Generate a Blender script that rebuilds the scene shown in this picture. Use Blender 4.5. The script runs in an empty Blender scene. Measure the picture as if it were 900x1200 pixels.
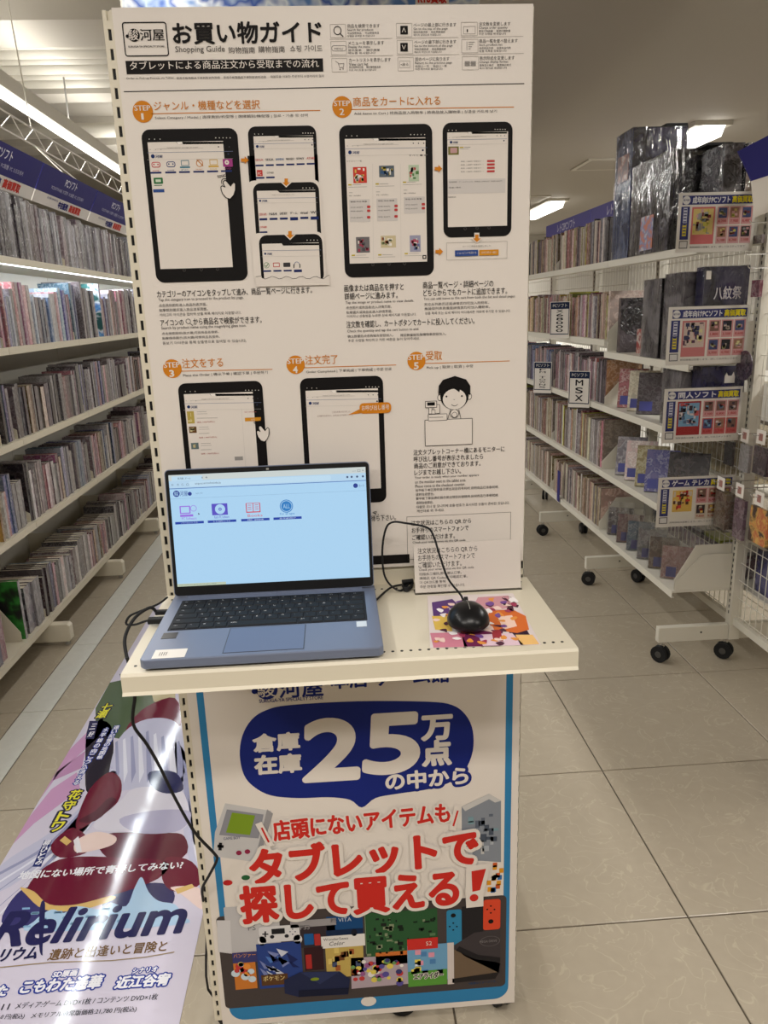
import bpy, bmesh, math, random
from mathutils import Vector, Matrix
random.seed(7)
SC = bpy.context.scene
COL = SC.collection
H = 1.46                      # camera height above the floor (metres); floor is z = 0
# ---------------------------------------------------------------- camera
FPX = 883.0                   # focal length in pixels of a 900 x 1200 frame
def _n(v): return v.normalized()
_D = _n(Vector((-60, -236, FPX)))
_dn = Vector((103, 3280, FPX)); _dn = _n(_dn - _D * _dn.dot(_D))
_X = _dn.cross(_D)
RM = Matrix((_X, _D, -_dn))   # rows: world x, y, z in camera axes (x right, y down, z forward)
cd = bpy.data.cameras.new('camera'); cam = bpy.data.objects.new('camera', cd); COL.objects.link(cam)
cd.sensor_fit = 'VERTICAL'; cd.sensor_height = 36; cd.sensor_width = 27; cd.lens = 36 * FPX / 1200
cd.clip_start = 0.05; cd.clip_end = 100
_r = RM @ Vector((1, 0, 0)); _u = RM @ Vector((0, -1, 0)); _b = RM @ Vector((0, 0, -1))
cam.matrix_world = Matrix(((_r.x, _u.x, _b.x, 0), (_r.y, _u.y, _b.y, 0), (_r.z, _u.z, _b.z, H), (0, 0, 0, 1)))
SC.camera = cam
def ray(px, py): return RM @ Vector((px - 450, py - 600, FPX))
def onY(px, py, Y): r = ray(px, py) * 1; r = r * (Y / r.y); return Vector((r.x, Y, r.z + H))
def onX(px, py, X): r = ray(px, py); r = r * (X / r.x); return Vector((X, r.y, r.z + H))
def onZ(px, py, Z): r = ray(px, py); r = r * ((Z - H) / r.z); return Vector((r.x, r.y, Z))
# ---------------------------------------------------------------- world, lights, exposure
FAM = {}
w = bpy.data.worlds.new('world'); SC.world = w; w.use_nodes = True
w.node_tree.nodes['Background'].inputs[0].default_value = (1.0, 0.95, 0.88, 1)
w.node_tree.nodes['Background'].inputs[1].default_value = 0.12
SC.view_settings.view_transform = 'Standard'; SC.view_settings.look = 'None'
SC.view_settings.gamma = 1; SC.view_settings.use_curve_mapping = False
SC.view_settings.exposure = 0.0
SC.cycles.use_denoising = True
SC.cycles.max_bounces = 6; SC.cycles.diffuse_bounces = 3; SC.cycles.glossy_bounces = 3
SC.cycles.transparent_max_bounces = 12; SC.cycles.caustics_reflective = False; SC.cycles.caustics_refractive = False
SC.cycles.sample_clamp_indirect = 4
CEIL_R = 2.61; CEIL_L = 3.3
def area(name, loc, sx, sy, power, col, rot=(0, 0, 0)):
    l = bpy.data.lights.new(name, 'AREA'); l.shape = 'RECTANGLE'; l.size = sx; l.size_y = sy
    l.energy = power; l.color = col
    o = bpy.data.objects.new(name, l); COL.objects.link(o); o.location = loc; o.rotation_euler = rot
    return o
WARM = (1.0, 0.935, 0.86); NEUT = (1.0, 0.98, 0.94); COOL = (0.88, 0.96, 1.0)
# lamps sit just under fixtures built further down, except the added upward ones
TUBE_X, TUBE_Z = -1.83, 2.73
FIX_R = [(2.6, 5.98), (2.6, 9.6), (2.6, 12.6), (2.6, 2.3)]   # ceiling batten lights over the right aisle
FIX_B = [(0.25, -0.45), (2.2, -0.9), (-1.3, -0.8)]                                   # ceiling batten lights over the aisle behind the viewer
for i, (x, y) in enumerate(FIX_R):
    area('batten_lamp', (x, y, CEIL_R - 0.13), 0.16, 1.1, 44, NEUT)
for i, (x, y) in enumerate(FIX_B):
    area('batten_lamp', (x, y, CEIL_R - 0.13), 1.1, 0.16, 26, WARM)
for y in (1.0, 3.4, 5.8, 8.2):
    area('tube_lamp', (TUBE_X, y, TUBE_Z - 0.05), 0.05, 2.3, 30, NEUT)
    area('ceiling_fill', (TUBE_X, y, TUBE_Z + 0.09), 0.1, 2.3, 8, NEUT, (math.pi, 0, 0))  # added fill above the housing, brightens the high left ceiling
area('shelf_strip_lamp', (-1.41, 4.7, 1.685), 0.02, 6.0, 16, COOL)
FILL_TUBE_X = -0.55                                                                    # unseen light line added to brighten the left aisle and its books
for y in (3.2, 5.8, 8.4): area('tube_lamp', (FILL_TUBE_X, y, TUBE_Z - 0.05), 0.05, 2.3, 11, NEUT)
# ---------------------------------------------------------------- materials
MATS = {}
def mat(name, col, rough=0.6, metal=0.0, emit=None, es=1.0, trans=0.0, alpha=1.0, coat=0.0, bump=0.0, bscale=200):
    if name in MATS: return MATS[name]
    m = bpy.data.materials.new(name); m.use_nodes = True; nt = m.node_tree
    p = nt.nodes['Principled BSDF']
    p.inputs['Base Color'].default_value = (*col, 1); p.inputs['Roughness'].default_value = rough
    p.inputs['Metallic'].default_value = metal; p.inputs['Transmission Weight'].default_value = trans
    p.inputs['Alpha'].default_value = alpha; p.inputs['Coat Weight'].default_value = coat
    p.inputs['Coat Roughness'].default_value = 0.12
    if emit: p.inputs['Emission Color'].default_value = (*emit, 1); p.inputs['Emission Strength'].default_value = es
    if bump:
        tc = nt.nodes.new('ShaderNodeTexCoord'); no = nt.nodes.new('ShaderNodeTexNoise'); no.inputs['Scale'].default_value = bscale
        bp = nt.nodes.new('ShaderNodeBump'); bp.inputs['Strength'].default_value = bump; bp.inputs['Distance'].default_value = 0.002
        nt.links.new(tc.outputs['Object'], no.inputs['Vector']); nt.links.new(no.outputs['Fac'], bp.inputs['Height'])
        nt.links.new(bp.outputs['Normal'], p.inputs['Normal'])
    MATS[name] = m; return m
def lin(c): return tuple(((v / 255) / 12.92 if v / 255 <= 0.04045 else (((v / 255) + 0.055) / 1.055) ** 2.4) for v in c)
def ink(col, emit=0.0):
    key = 'ink_%02x%02x%02x' % tuple(col) + ('_lit' if emit else '')
    if emit: return mat(key, (0.01, 0.01, 0.01), 0.4, emit=lin(col), es=emit)
    m = mat(key, lin(col), 0.55); m.node_tree.nodes['Principled BSDF'].inputs['Specular IOR Level'].default_value = 0.12
    return m
def art(name, cols, scale=(30, 30, 30), rough=0.35, coat=0.5, bump=0.0, vary=None):
    """procedural printed cover: noise blocks picked out of a small palette, a different patch for each copy"""
    if name in MATS: return MATS[name]
    if vary is None: vary = name.startswith(('spine_', 'wrapped_')) or name[6:] in FAM
    m = bpy.data.materials.new(name); m.use_nodes = True; nt = m.node_tree; N = nt.nodes; L = nt.links
    p = N['Principled BSDF']; p.inputs['Roughness'].default_value = rough
    p.inputs['Coat Weight'].default_value = coat; p.inputs['Coat Roughness'].default_value = 0.15
    tc = N.new('ShaderNodeTexCoord'); oi = N.new('ShaderNodeObjectInfo'); mp = N.new('ShaderNodeMapping')
    mp.inputs['Scale'].default_value = scale
    cb = N.new('ShaderNodeMath'); cb.operation = 'MULTIPLY'; cb.inputs[1].default_value = 97.0
    ge = N.new('ShaderNodeNewGeometry'); sm_ = N.new('ShaderNodeMath'); sm_.operation = 'ADD'; fr = N.new('ShaderNodeMath'); fr.operation = 'FRACT'; L.new(oi.outputs['Random'], sm_.inputs[0]); L.new(ge.outputs['Random Per Island'], sm_.inputs[1]); L.new(sm_.outputs[0], fr.inputs[0])
    L.new(fr.outputs[0], cb.inputs[0]); L.new(tc.outputs['Object'], mp.inputs['Vector']); L.new(cb.outputs[0], mp.inputs['Location'])
    no = N.new('ShaderNodeTexNoise'); no.inputs['Scale'].default_value = 1.0; no.inputs['Detail'].default_value = 3.2; no.inputs['Roughness'].default_value = 0.6; no.inputs['Distortion'].default_value = 0.25
    L.new(mp.outputs[0], no.inputs['Vector'])
    rp = N.new('ShaderNodeValToRGB'); e = rp.color_ramp.elements
    n = len(cols); pos = [0.0] + [0.34 + 0.32 * i / (n - 1) for i in range(n - 1)]
    e[0].position = 0; e[0].color = (*lin(cols[0]), 1); e[1].position = pos[1]; e[1].color = (*lin(cols[1]), 1)
    for i in range(2, n):
        q = e.new(pos[i]); q.color = (*lin(cols[i]), 1)
    L.new(no.outputs['Fac'], rp.inputs['Fac'])
    hs = N.new('ShaderNodeHueSaturation'); ma = N.new('ShaderNodeMapRange'); ma.inputs['To Min'].default_value = 0.35; ma.inputs['To Max'].default_value = 1.1
    hm = N.new('ShaderNodeMath'); hm.operation = 'MULTIPLY'; hm.inputs[1].default_value = 7.31; hf = N.new('ShaderNodeMath'); hf.operation = 'FRACT'; hr = N.new('ShaderNodeMapRange'); hr.inputs['To Min'].default_value = 0.44; hr.inputs['To Max'].default_value = 0.56
    L.new(fr.outputs[0], hm.inputs[0]); L.new(hm.outputs[0], hf.inputs[0]); L.new(hf.outputs[0], hr.inputs['Value']); L.new(hr.outputs[0], hs.inputs['Hue']); L.new(fr.outputs[0], ma.inputs['Value']); L.new(ma.outputs[0], hs.inputs['Value']); src = rp.outputs['Color']
    if vary:      # each spine gets a main tone of its own out of the palette, broken up by the print
        r2 = N.new('ShaderNodeValToRGB')
        while len(r2.color_ramp.elements) < len(cols): r2.color_ramp.elements.new(0.5)
        for i in range(n): r2.color_ramp.elements[i].position = i / n; r2.color_ramp.elements[i].color = (*lin(cols[i]), 1)
        r2.color_ramp.interpolation = 'CONSTANT'; mz = N.new('ShaderNodeMixRGB'); mz.inputs[0].default_value = 0.42
        h3 = N.new('ShaderNodeMath'); h3.operation = 'MULTIPLY'; h3.inputs[1].default_value = 13.7; h4 = N.new('ShaderNodeMath'); h4.operation = 'FRACT'
        L.new(fr.outputs[0], h3.inputs[0]); L.new(h3.outputs[0], h4.inputs[0]); L.new(h4.outputs[0], r2.inputs['Fac']); L.new(r2.outputs['Color'], mz.inputs[1]); L.new(rp.outputs['Color'], mz.inputs[2]); src = mz.outputs[0]
    L.new(src, hs.inputs['Color'])
    L.new((hs if vary else rp).outputs['Color'], p.inputs['Base Color'])
    if bump:
        n2 = N.new('ShaderNodeTexNoise'); n2.inputs['Scale'].default_value = 26; n2.inputs['Detail'].default_value = 3; n2.inputs['Distortion'].default_value = 2.5
        L.new(tc.outputs['Object'], n2.inputs['Vector'])
        bp = N.new('ShaderNodeBump'); bp.inputs['Strength'].default_value = bump; bp.inputs['Distance'].default_value = 0.01
        L.new(n2.outputs['Fac'], bp.inputs['Height']); L.new(bp.outputs['Normal'], p.inputs['Coat Normal']); L.new(bp.outputs['Normal'], p.inputs['Normal'])
    MATS[name] = m; return m
def tile_mat(name, base, vein, rough, tint=0.06):
    m = bpy.data.materials.new(name); m.use_nodes = True; nt = m.node_tree; N = nt.nodes; L = nt.links; p = N['Principled BSDF']
    tc = N.new('ShaderNodeTexCoord'); ge = N.new('ShaderNodeNewGeometry')
    n1 = N.new('ShaderNodeTexNoise'); n1.inputs['Scale'].default_value = 9; n1.inputs['Detail'].default_value = 2.5; n1.inputs['Distortion'].default_value = 1.6
    L.new(ge.outputs['Position'], n1.inputs['Vector'])
    rp = N.new('ShaderNodeValToRGB'); e = rp.color_ramp.elements   # thin pale veins on the 0.5 contour of the noise
    e[0].position = 0.485; e[0].color = (0, 0, 0, 1); e[1].position = 0.5; e[1].color = (1, 1, 1, 1); q = e.new(0.515); q.color = (0, 0, 0, 1)
    L.new(n1.outputs['Fac'], rp.inputs['Fac'])
    n2 = N.new('ShaderNodeTexNoise'); n2.inputs['Scale'].default_value = 28; n2.inputs['Detail'].default_value = 4
    L.new(ge.outputs['Position'], n2.inputs['Vector'])
    mx = N.new('ShaderNodeMixRGB'); mx.inputs[1].default_value = (*[c * (1 - tint) for c in lin(base)], 1); mx.inputs[2].default_value = (*[c * (1 + tint) for c in lin(base)], 1)
    L.new(n2.outputs['Fac'], mx.inputs[0])
    m2 = N.new('ShaderNodeMixRGB'); m2.inputs[2].default_value = (*lin(vein), 1); mu = N.new('ShaderNodeMath'); mu.operation = 'MULTIPLY'; mu.inputs[1].default_value = 0.34
    L.new(rp.outputs['Color'], mu.inputs[0]); L.new(mu.outputs[0], m2.inputs[0]); L.new(mx.outputs[0], m2.inputs[1])
    L.new(m2.outputs[0], p.inputs['Base Color']); p.inputs['Roughness'].default_value = rough
    MATS[name] = m; return m
CREAM = mat('cream_steel', lin((218, 210, 190)), 0.38, bump=0.02)
WHITE = mat('white_steel', lin((214, 209, 196)), 0.4, bump=0.02)
WALLW = mat('painted_wall', lin((205, 200, 190)), 0.8, bump=0.05, bscale=60)
CEILM = mat('ceiling_paint', lin((186, 180, 170)), 0.75, bump=0.05, bscale=30)
CEILL = mat('ceiling_paint_left', lin((196, 190, 178)), 0.8, bump=0.05, bscale=30)
PIPEM = mat('painted_pipe', lin((208, 203, 190)), 0.5)
PAPER = mat('poster_paper', lin((226, 218, 210)), 0.42, bump=0.03, bscale=9)
BLACK = mat('black_plastic', (0.012, 0.012, 0.013), 0.4)
RUBBER = mat('black_rubber', (0.015, 0.015, 0.016), 0.6)
CHROME = mat('chrome', (0.7, 0.7, 0.7), 0.18, 1.0)
def clear_mat(name, tint, face, bump=0.0):
    """thin clear film: see-through with a fresnel sheen"""
    m = bpy.data.materials.new(name); m.use_nodes = True; nt = m.node_tree; N = nt.nodes; L = nt.links
    N.remove(N['Principled BSDF']); tr = N.new('ShaderNodeBsdfTransparent'); tr.inputs[0].default_value = (*tint, 1)
    gl = N.new('ShaderNodeBsdfGlossy'); gl.inputs['Roughness'].default_value = 0.07; gl.inputs[0].default_value = (1, 1, 1, 1)
    lw = N.new('ShaderNodeFresnel'); lw.inputs[0].default_value = 1.5 if bump else 1.08; ad = N.new('ShaderNodeMath'); ad.operation = 'ADD'; ad.inputs[1].default_value = face; ad.use_clamp = True
    mx = N.new('ShaderNodeMixShader'); L.new(lw.outputs[0], ad.inputs[0]); L.new(ad.outputs[0], mx.inputs[0]); L.new(tr.outputs[0], mx.inputs[1]); L.new(gl.outputs[0], mx.inputs[2])
    L.new(mx.outputs[0], N['Material Output'].inputs[0])
    if bump:
        tc = N.new('ShaderNodeTexCoord'); mp = N.new('ShaderNodeMapping'); mp.inputs['Rotation'].default_value = (0.3, 0.5, 0.4); mp.inputs['Scale'].default_value = (16, 16, 4); no = N.new('ShaderNodeTexNoise'); no.inputs['Scale'].default_value = 1; no.inputs['Detail'].default_value = 3; no.inputs['Distortion'].default_value = 1.5
        bp = N.new('ShaderNodeBump'); bp.inputs['Strength'].default_value = bump; bp.inputs['Distance'].default_value = 0.02
        L.new(tc.outputs['Object'], mp.inputs[0]); L.new(mp.outputs[0], no.inputs['Vector']); L.new(no.outputs['Fac'], bp.inputs['Height']); L.new(bp.outputs[0], gl.inputs['Normal']); L.new(bp.outputs[0], lw.inputs['Normal'])
    MATS[name] = m; return m
CLEAR = clear_mat('clear_plastic', (0.99, 0.99, 0.99), 0.012)
CLEARD = clear_mat('clear_wrap', (0.95, 0.95, 0.96), 0.05, 0.32)
LAPB = mat('blue_aluminium', lin((122, 132, 156)), 0.38, 0.35)
LAPP = mat('touchpad_blue', lin((106, 118, 148)), 0.3, 0.3)
LAMP = mat('lamp_diffuser', (1, 1, 1), 0.5, emit=(1.0, 0.97, 0.9), es=4)
LED = mat('led_strip', (1, 1, 1), 0.5, emit=(0.88, 0.97, 1.0), es=14)
NAVY = mat('sign_navy', lin((42, 40, 110)), 0.45)
GREYP = mat('grey_plastic', lin((150, 148, 142)), 0.5)
SIGNW = mat('sign_white', lin((222, 216, 208)), 0.5)
WIRE = mat('wire_enamel', lin((216, 212, 200)), 0.35)
for _m, _s in ((NAVY, 0.15), (BLACK, 0.2), (RUBBER, 0.2)): _m.node_tree.nodes['Principled BSDF'].inputs['Specular IOR Level'].default_value = _s
# ---------------------------------------------------------------- mesh helpers
class MB:
    def __init__(s): s.v = []; s.f = []; s.m = []; s.mats = []
    def mi(s, m):
        if m not in s.mats: s.mats.append(m)
        return s.mats.index(m)
    def add(s, vs, fs, m):
        k = len(s.v); s.v += [tuple(v) for v in vs]; s.f += [tuple(k + i for i in f) for f in fs]; s.m += [s.mi(m)] * len(fs); return s
    def box(s, a, b, m):
        x0, y0, z0 = a; x1, y1, z1 = b
        x0, x1 = min(x0, x1), max(x0, x1); y0, y1 = min(y0, y1), max(y0, y1); z0, z1 = min(z0, z1), max(z0, z1)
        return s.add([(x0, y0, z0), (x1, y0, z0), (x1, y1, z0), (x0, y1, z0), (x0, y0, z1), (x1, y0, z1), (x1, y1, z1), (x0, y1, z1)],
                     [(0, 3, 2, 1), (4, 5, 6, 7), (0, 1, 5, 4), (1, 2, 6, 5), (2, 3, 7, 6), (3, 0, 4, 7)], m)
    def prism(s, pts, axis, a, b, m):
        """closed outline pts (2D) extruded along axis from a to b"""
        n = len(pts)
        def P(p, t): return {'x': (t, p[0], p[1]), 'y': (p[0], t, p[1]), 'z': (p[0], p[1], t)}[axis]
        vs = [P(p, a) for p in pts] + [P(p, b) for p in pts]
        fs = [tuple(range(n)), tuple(range(2 * n - 1, n - 1, -1))] + [(i, i + n, (i + 1) % n + n, (i + 1) % n) for i in range(n)]
        return s.add(vs, fs, m)
    def cyl(s, c, r, h, axis, m, n=16, r2=None):
        r2 = r if r2 is None else r2
        c = Vector(c); ax = {'x': (Vector((0, 1, 0)), Vector((0, 0, 1)), Vector((1, 0, 0))), 'y': (Vector((0, 0, 1)), Vector((1, 0, 0)), Vector((0, 1, 0))), 'z': (Vector((1, 0, 0)), Vector((0, 1, 0)), Vector((0, 0, 1)))}[axis]
        vs = []
        for t, rr in ((-h / 2, r), (h / 2, r2)):
            for i in range(n):
                a = 2 * math.pi * i / n; vs.append(c + ax[0] * rr * math.cos(a) + ax[1] * rr * math.sin(a) + ax[2] * t)
        fs = [tuple(range(n - 1, -1, -1)), tuple(range(n, 2 * n))] + [(i, (i + 1) % n, (i + 1) % n + n, i + n) for i in range(n)]
        return s.add(vs, fs, m)
    def tube(s, pts, r, m, n=8, smooth=4):
        P = [Vector(p) for p in pts]
        if smooth:
            Q = []
            for i in range(len(P) - 1):
                p0 = P[max(i - 1, 0)]; p1 = P[i]; p2 = P[i + 1]; p3 = P[min(i + 2, len(P) - 1)]
                for k in range(smooth):
                    t = k / smooth
                    Q.append(0.5 * ((2 * p1) + (p2 - p0) * t + (2 * p0 - 5 * p1 + 4 * p2 - p3) * t * t + (-p0 + 3 * p1 - 3 * p2 + p3) * t ** 3))
            Q.append(P[-1]); P = Q
        vs = []; up = Vector((0, 0, 1)); prev = None
        for i, p in enumerate(P):
            d = (P[min(i + 1, len(P) - 1)] - P[max(i - 1, 0)]).normalized()
            if prev is None:
                a = up if abs(d.dot(up)) < 0.9 else Vector((1, 0, 0)); prev = d.cross(a).normalized()
            else: prev = (prev - d * prev.dot(d)).normalized()
            q = d.cross(prev)
            for k in range(n):
                an = 2 * math.pi * k / n; vs.append(p + prev * r * math.cos(an) + q * r * math.sin(an))
        fs = []
        for i in range(len(P) - 1):
            for k in range(n):
                fs.append((i * n + k, i * n + (k + 1) % n, (i + 1) * n + (k + 1) % n, (i + 1) * n + k))
        fs.append(tuple(range(n - 1, -1, -1))); fs.append(tuple(range((len(P) - 1) * n, len(P) * n)))
        return s.add(vs, fs, m)
    def mesh(s, name, smooth=False):
        me = bpy.data.meshes.new(name); me.from_pydata(s.v, [], s.f)
        for m in s.mats: me.materials.append(m)
        me.polygons.foreach_set('material_index', s.m)
        if smooth: me.polygons.foreach_set('use_smooth', [True] * len(me.polygons))
        me.update(); return me
    def build(s, name, parent=None, smooth=False, bevel=0.0, loc=None):
        o = bpy.data.objects.new(name, s.mesh(name, smooth)); COL.objects.link(o)
        if bevel:
            b = o.modifiers.new('bevel', 'BEVEL'); b.width = bevel; b.segments = 2; b.limit_method = 'ANGLE'; b.angle_limit = math.radians(40)
        if smooth:
            o.data.set_sharp_from_angle(angle=math.radians(40))
        if parent:
            o.parent = parent; o.matrix_parent_inverse = Matrix.Translation(-parent.location) if parent.location.length else Matrix()
        if loc: o.location = loc
        return o
def tag(o, label, cat, group=None, kind=None):
    o['label'] = label; o['category'] = cat
    if group: o['group'] = group
    if kind: o['kind'] = kind
    return o
def thing(name, label, cat, loc=(0, 0, 0), group=None):
    o = bpy.data.objects.new(name, None); COL.objects.link(o); o.location = loc; o.empty_display_size = 0.05
    return tag(o, label, cat, group)
def struct(o): o['kind'] = 'structure'; return o
def dup(o, parent=None):
    c = o.copy(); COL.objects.link(c)
    if parent: c.parent = parent
    for ch in list(o.children): dup(ch, c)
    return c
# ---------------------------------------------------------------- flat print on a plane
_tc = bpy.data.curves.new('text_tool', 'FONT'); _to = bpy.data.objects.new('text_tool', _tc); _ts = bpy.data.scenes.new('text_scene'); _ts.collection.objects.link(_to)
GC = {}
_tc.resolution_u = 2
def glyphs(s, shear=0.0, res=2):
    if (s, shear, res) in GC: return GC[(s, shear, res)]
    _tc.body = s; _tc.shear = shear; _tc.resolution_u = res
    _ts.view_layers[0].update(); dg = _ts.view_layers[0].depsgraph
    me = _to.evaluated_get(dg).to_mesh()
    vs = [(v.co.x, v.co.y) for v in me.vertices]; fs = [tuple(p.vertices) for p in me.polygons]
    _to.evaluated_get(dg).to_mesh_clear()
    GC[(s, shear, res)] = (vs, fs)
    return vs, fs
class Sheet:
    """a plane with origin O and axes u, v; px() turns a pixel of the photograph into plane metres once, at build time"""
    def __init__(s, O, u, v, emit=0.0, step=0.00025):
        s.O = Vector(O); s.u = Vector(u).normalized(); s.v = Vector(v).normalized(); s.n = s.u.cross(s.v); s.parts = {}; s.emit = emit; s.step = step
    def px(s, x, y):
        r = ray(x, y); c = Vector((0, 0, H)); t = (s.O - c).dot(s.n) / r.dot(s.n); p = c + r * t - s.O
        return (p.dot(s.u), p.dot(s.v))
    def P(s, a, b, L): return s.O + s.u * a + s.v * b + s.n * (s.step * (L + 1))
    def raw(s, vs, fs, col, L, part='printed_artwork'):
        mb = s.parts.setdefault(part, MB()); m = col if isinstance(col, bpy.types.Material) else ink(col, s.emit)
        mb.add([s.P(a, b, L) for a, b in vs], fs, m)
    def poly(s, pts, col, L=1, part='printed_artwork', px=True, smooth=False):
        q = [s.px(*p) for p in pts] if px else pts
        if smooth:
            n = len(q); Q = []
            for i in range(n):
                p0, p1, p2, p3 = (Vector(q[(i + k) % n]) for k in (-1, 0, 1, 2))
                for k in range(4):
                    t = k / 4; Q.append(tuple(0.5 * ((2 * p1) + (p2 - p0) * t + (2 * p0 - 5 * p1 + 4 * p2 - p3) * t * t + (-p0 + 3 * p1 - 3 * p2 + p3) * t ** 3)))
            q = Q
        if sum(q[i][0] * q[(i + 1) % len(q)][1] - q[(i + 1) % len(q)][0] * q[i][1] for i in range(len(q))) < 0: q = q[::-1]
        from mathutils.geometry import tessellate_polygon
        t = tessellate_polygon([[Vector((a, b, 0)) for a, b in q]])
        s.raw(q, [tuple(f) for f in t], col, L, part)
    def rr(s, x0, y0, x1, y1, col, r=0.0, L=1, part='printed_artwork', n=5):
        a0, b1 = s.px(x0, y0); a1, b0 = s.px(x1, y1); s.rrm(a0, b0, a1, b1, col, r, L, part, n)
    def rrm(s, a0, b0, a1, b1, col, r=0.0, L=1, part='printed_artwork', n=5):
        if r <= 0: q = [(a0, b0), (a1, b0), (a1, b1), (a0, b1)]
        else:
            q = []
            for cx, cy, st in ((a1 - r, b0 + r, -90), (a1 - r, b1 - r, 0), (a0 + r, b1 - r, 90), (a0 + r, b0 + r, 180)):
                for k in range(n + 1):
                    an = math.radians(st + 90 * k / n); q.append((cx + r * math.cos(an), cy + r * math.sin(an)))
        s.raw(q, [tuple(range(len(q)))], col, L, part)
    def frame(s, x0, y0, x1, y1, col, t=0.001, r=0.0, L=1, part='printed_artwork', fill=None):
        a0, b1 = s.px(x0, y0); a1, b0 = s.px(x1, y1)
        n = 5; Q = []
        for d in (0, t):
            q = []
            rr_ = max(r - d, 0.00001)
            A0, B0, A1, B1 = a0 + d, b0 + d, a1 - d, b1 - d
            for cx, cy, st in ((A1 - rr_, B0 + rr_, -90), (A1 - rr_, B1 - rr_, 0), (A0 + rr_, B1 - rr_, 90), (A0 + rr_, B0 + rr_, 180)):
                for k in range(n + 1):
                    an = math.radians(st + 90 * k / n); q.append((cx + rr_ * math.cos(an), cy + rr_ * math.sin(an)))
            Q.append(q)
        k = len(Q[0]); s.raw(Q[0] + Q[1], [(i, (i + 1) % k, (i + 1) % k + k, i + k) for i in range(k)], col, L, part)
        if fill: s.raw(Q[1], [tuple(range(k))], fill, L, part)
    def disc(s, x, y, r, col, L=1, part='printed_artwork', sy=1.0, n=24):
        a, b = s.px(x, y); s.raw([(a + r * math.cos(2 * math.pi * k / n), b + r * sy * math.sin(2 * math.pi * k / n)) for k in range(n)], [tuple(range(n))], col, L, part)
    def ring(s, x, y, r, t, col, L=1, part='printed_artwork', a0=0, a1=360, n=24, sy=1.0):
        a, b = s.px(x, y); vs = []
        for k in range(n + 1):
            an = math.radians(a0 + (a1 - a0) * k / n)
            vs += [(a + (r - t) * math.cos(an), b + (r - t) * sy * math.sin(an)), (a + r * math.cos(an), b + r * sy * math.sin(an))]
        s.raw(vs, [(2 * k, 2 * k + 1, 2 * k + 3, 2 * k + 2) for k in range(n)], col, L, part)
    def line(s, pts, t, col, L=1, part='printed_artwork', px=True):
        q = [Vector(s.px(*p)) for p in pts] if px else [Vector(p) for p in pts]
        for i in range(len(q) - 1):
            d = (q[i + 1] - q[i]).normalized(); nn = Vector((-d.y, d.x)) * t / 2; e = d * t * 0.3
            a, b = q[i] - e, q[i + 1] + e
            s.raw([tuple(a - nn), tuple(b - nn), tuple(b + nn), tuple(a + nn)], [(0, 1, 2, 3)], col, L, part)
    def text(s, body, x0, yb, x1, col, h=None, bold=0.0, rot=0.0, L=3, stroke=None, sw=0.05, part='printed_lettering', shear=0.0, vert=False):
        a0, b0 = s.px(x0, yb)
        if rot:
            e = Vector(s.px(x1, yb - (x1 - x0) * math.tan(math.radians(rot)))) - Vector((a0, b0)); W = e.length; ang = math.atan2(e.y, e.x)
        else: W = s.px(x1, yb)[0] - a0; ang = 0
        hm = (Vector(s.px(x0, yb - h)) - Vector((a0, b0))).length if h else None
        s.textm(body, a0, b0, W, col, hm, bold, ang, L, stroke, sw, part, shear)
    def textm(s, body, a0, b0, W, col, h=None, bold=0.0, ang=0.0, L=3, stroke=None, sw=0.05, part='printed_lettering', shear=0.0):
        """lettering from plane point (a0, b0), W metres wide; bold and stroke widen it by laying shifted copies"""
        base, fs = glyphs(body, shear, 8 if W / max(len(body), 1) > 0.035 else 2)
        if not base: return
        bx0 = min(p[0] for p in base); bx1 = max(p[0] for p in base); by0 = min(p[1] for p in base); by1 = max(p[1] for p in base)
        sx = W / (bx1 - bx0); sy = h / (by1 - by0) if h else sx
        em = min(sx, sy); ca, sa = math.cos(ang), math.sin(ang)
        jobs = [(bold, col, L)]
        if stroke: jobs.insert(0, (bold + sw, stroke, L - 1))
        for off, c, l in jobs:
            r = off * em
            if r < 0.00006: sh = [(0, 0)]
            elif r < 0.0004: sh = [(-r * 0.8, 0), (r * 0.8, 0)]
            else:
                n = 8 if r < 0.0016 else 20; sh = [(0, 0)] + [(r * math.cos(2 * math.pi * k / n), r * math.sin(2 * math.pi * k / n)) for k in range(n)]
            for i, (dx, dy) in enumerate(sh):
                out = []
                for (x, y) in base:
                    X = (x - bx0) * sx + dx; Y = (y - by0) * sy + dy
                    out.append((a0 + X * ca - Y * sa, b0 + X * sa + Y * ca))
                s.raw(out, fs, c, l + i * 0.004, part)
    def vtext(s, body, x, y0, y1, col, wpx, bold=0.0, L=3, stroke=None, sw=0.06, x2=None):
        """letters one under another from (x, y0) to (x2, y1)"""
        n = len(body); x2 = x if x2 is None else x2
        for i, ch in enumerate(body):
            if ch == ' ': continue
            t = (i + 0.92) / n; xx = x + (x2 - x) * t
            s.text(ch, xx - wpx / 2, y0 + (y1 - y0) * t, xx + wpx / 2, col, h=(y1 - y0) / n * 0.84, bold=bold, L=L, stroke=stroke, sw=sw)
    def build(s, parent):
        for name, mb in s.parts.items():
            o = mb.build(name, parent)
            if 'lettering' in name or 'artwork' in name: o['kind'] = 'stuff'
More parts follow.
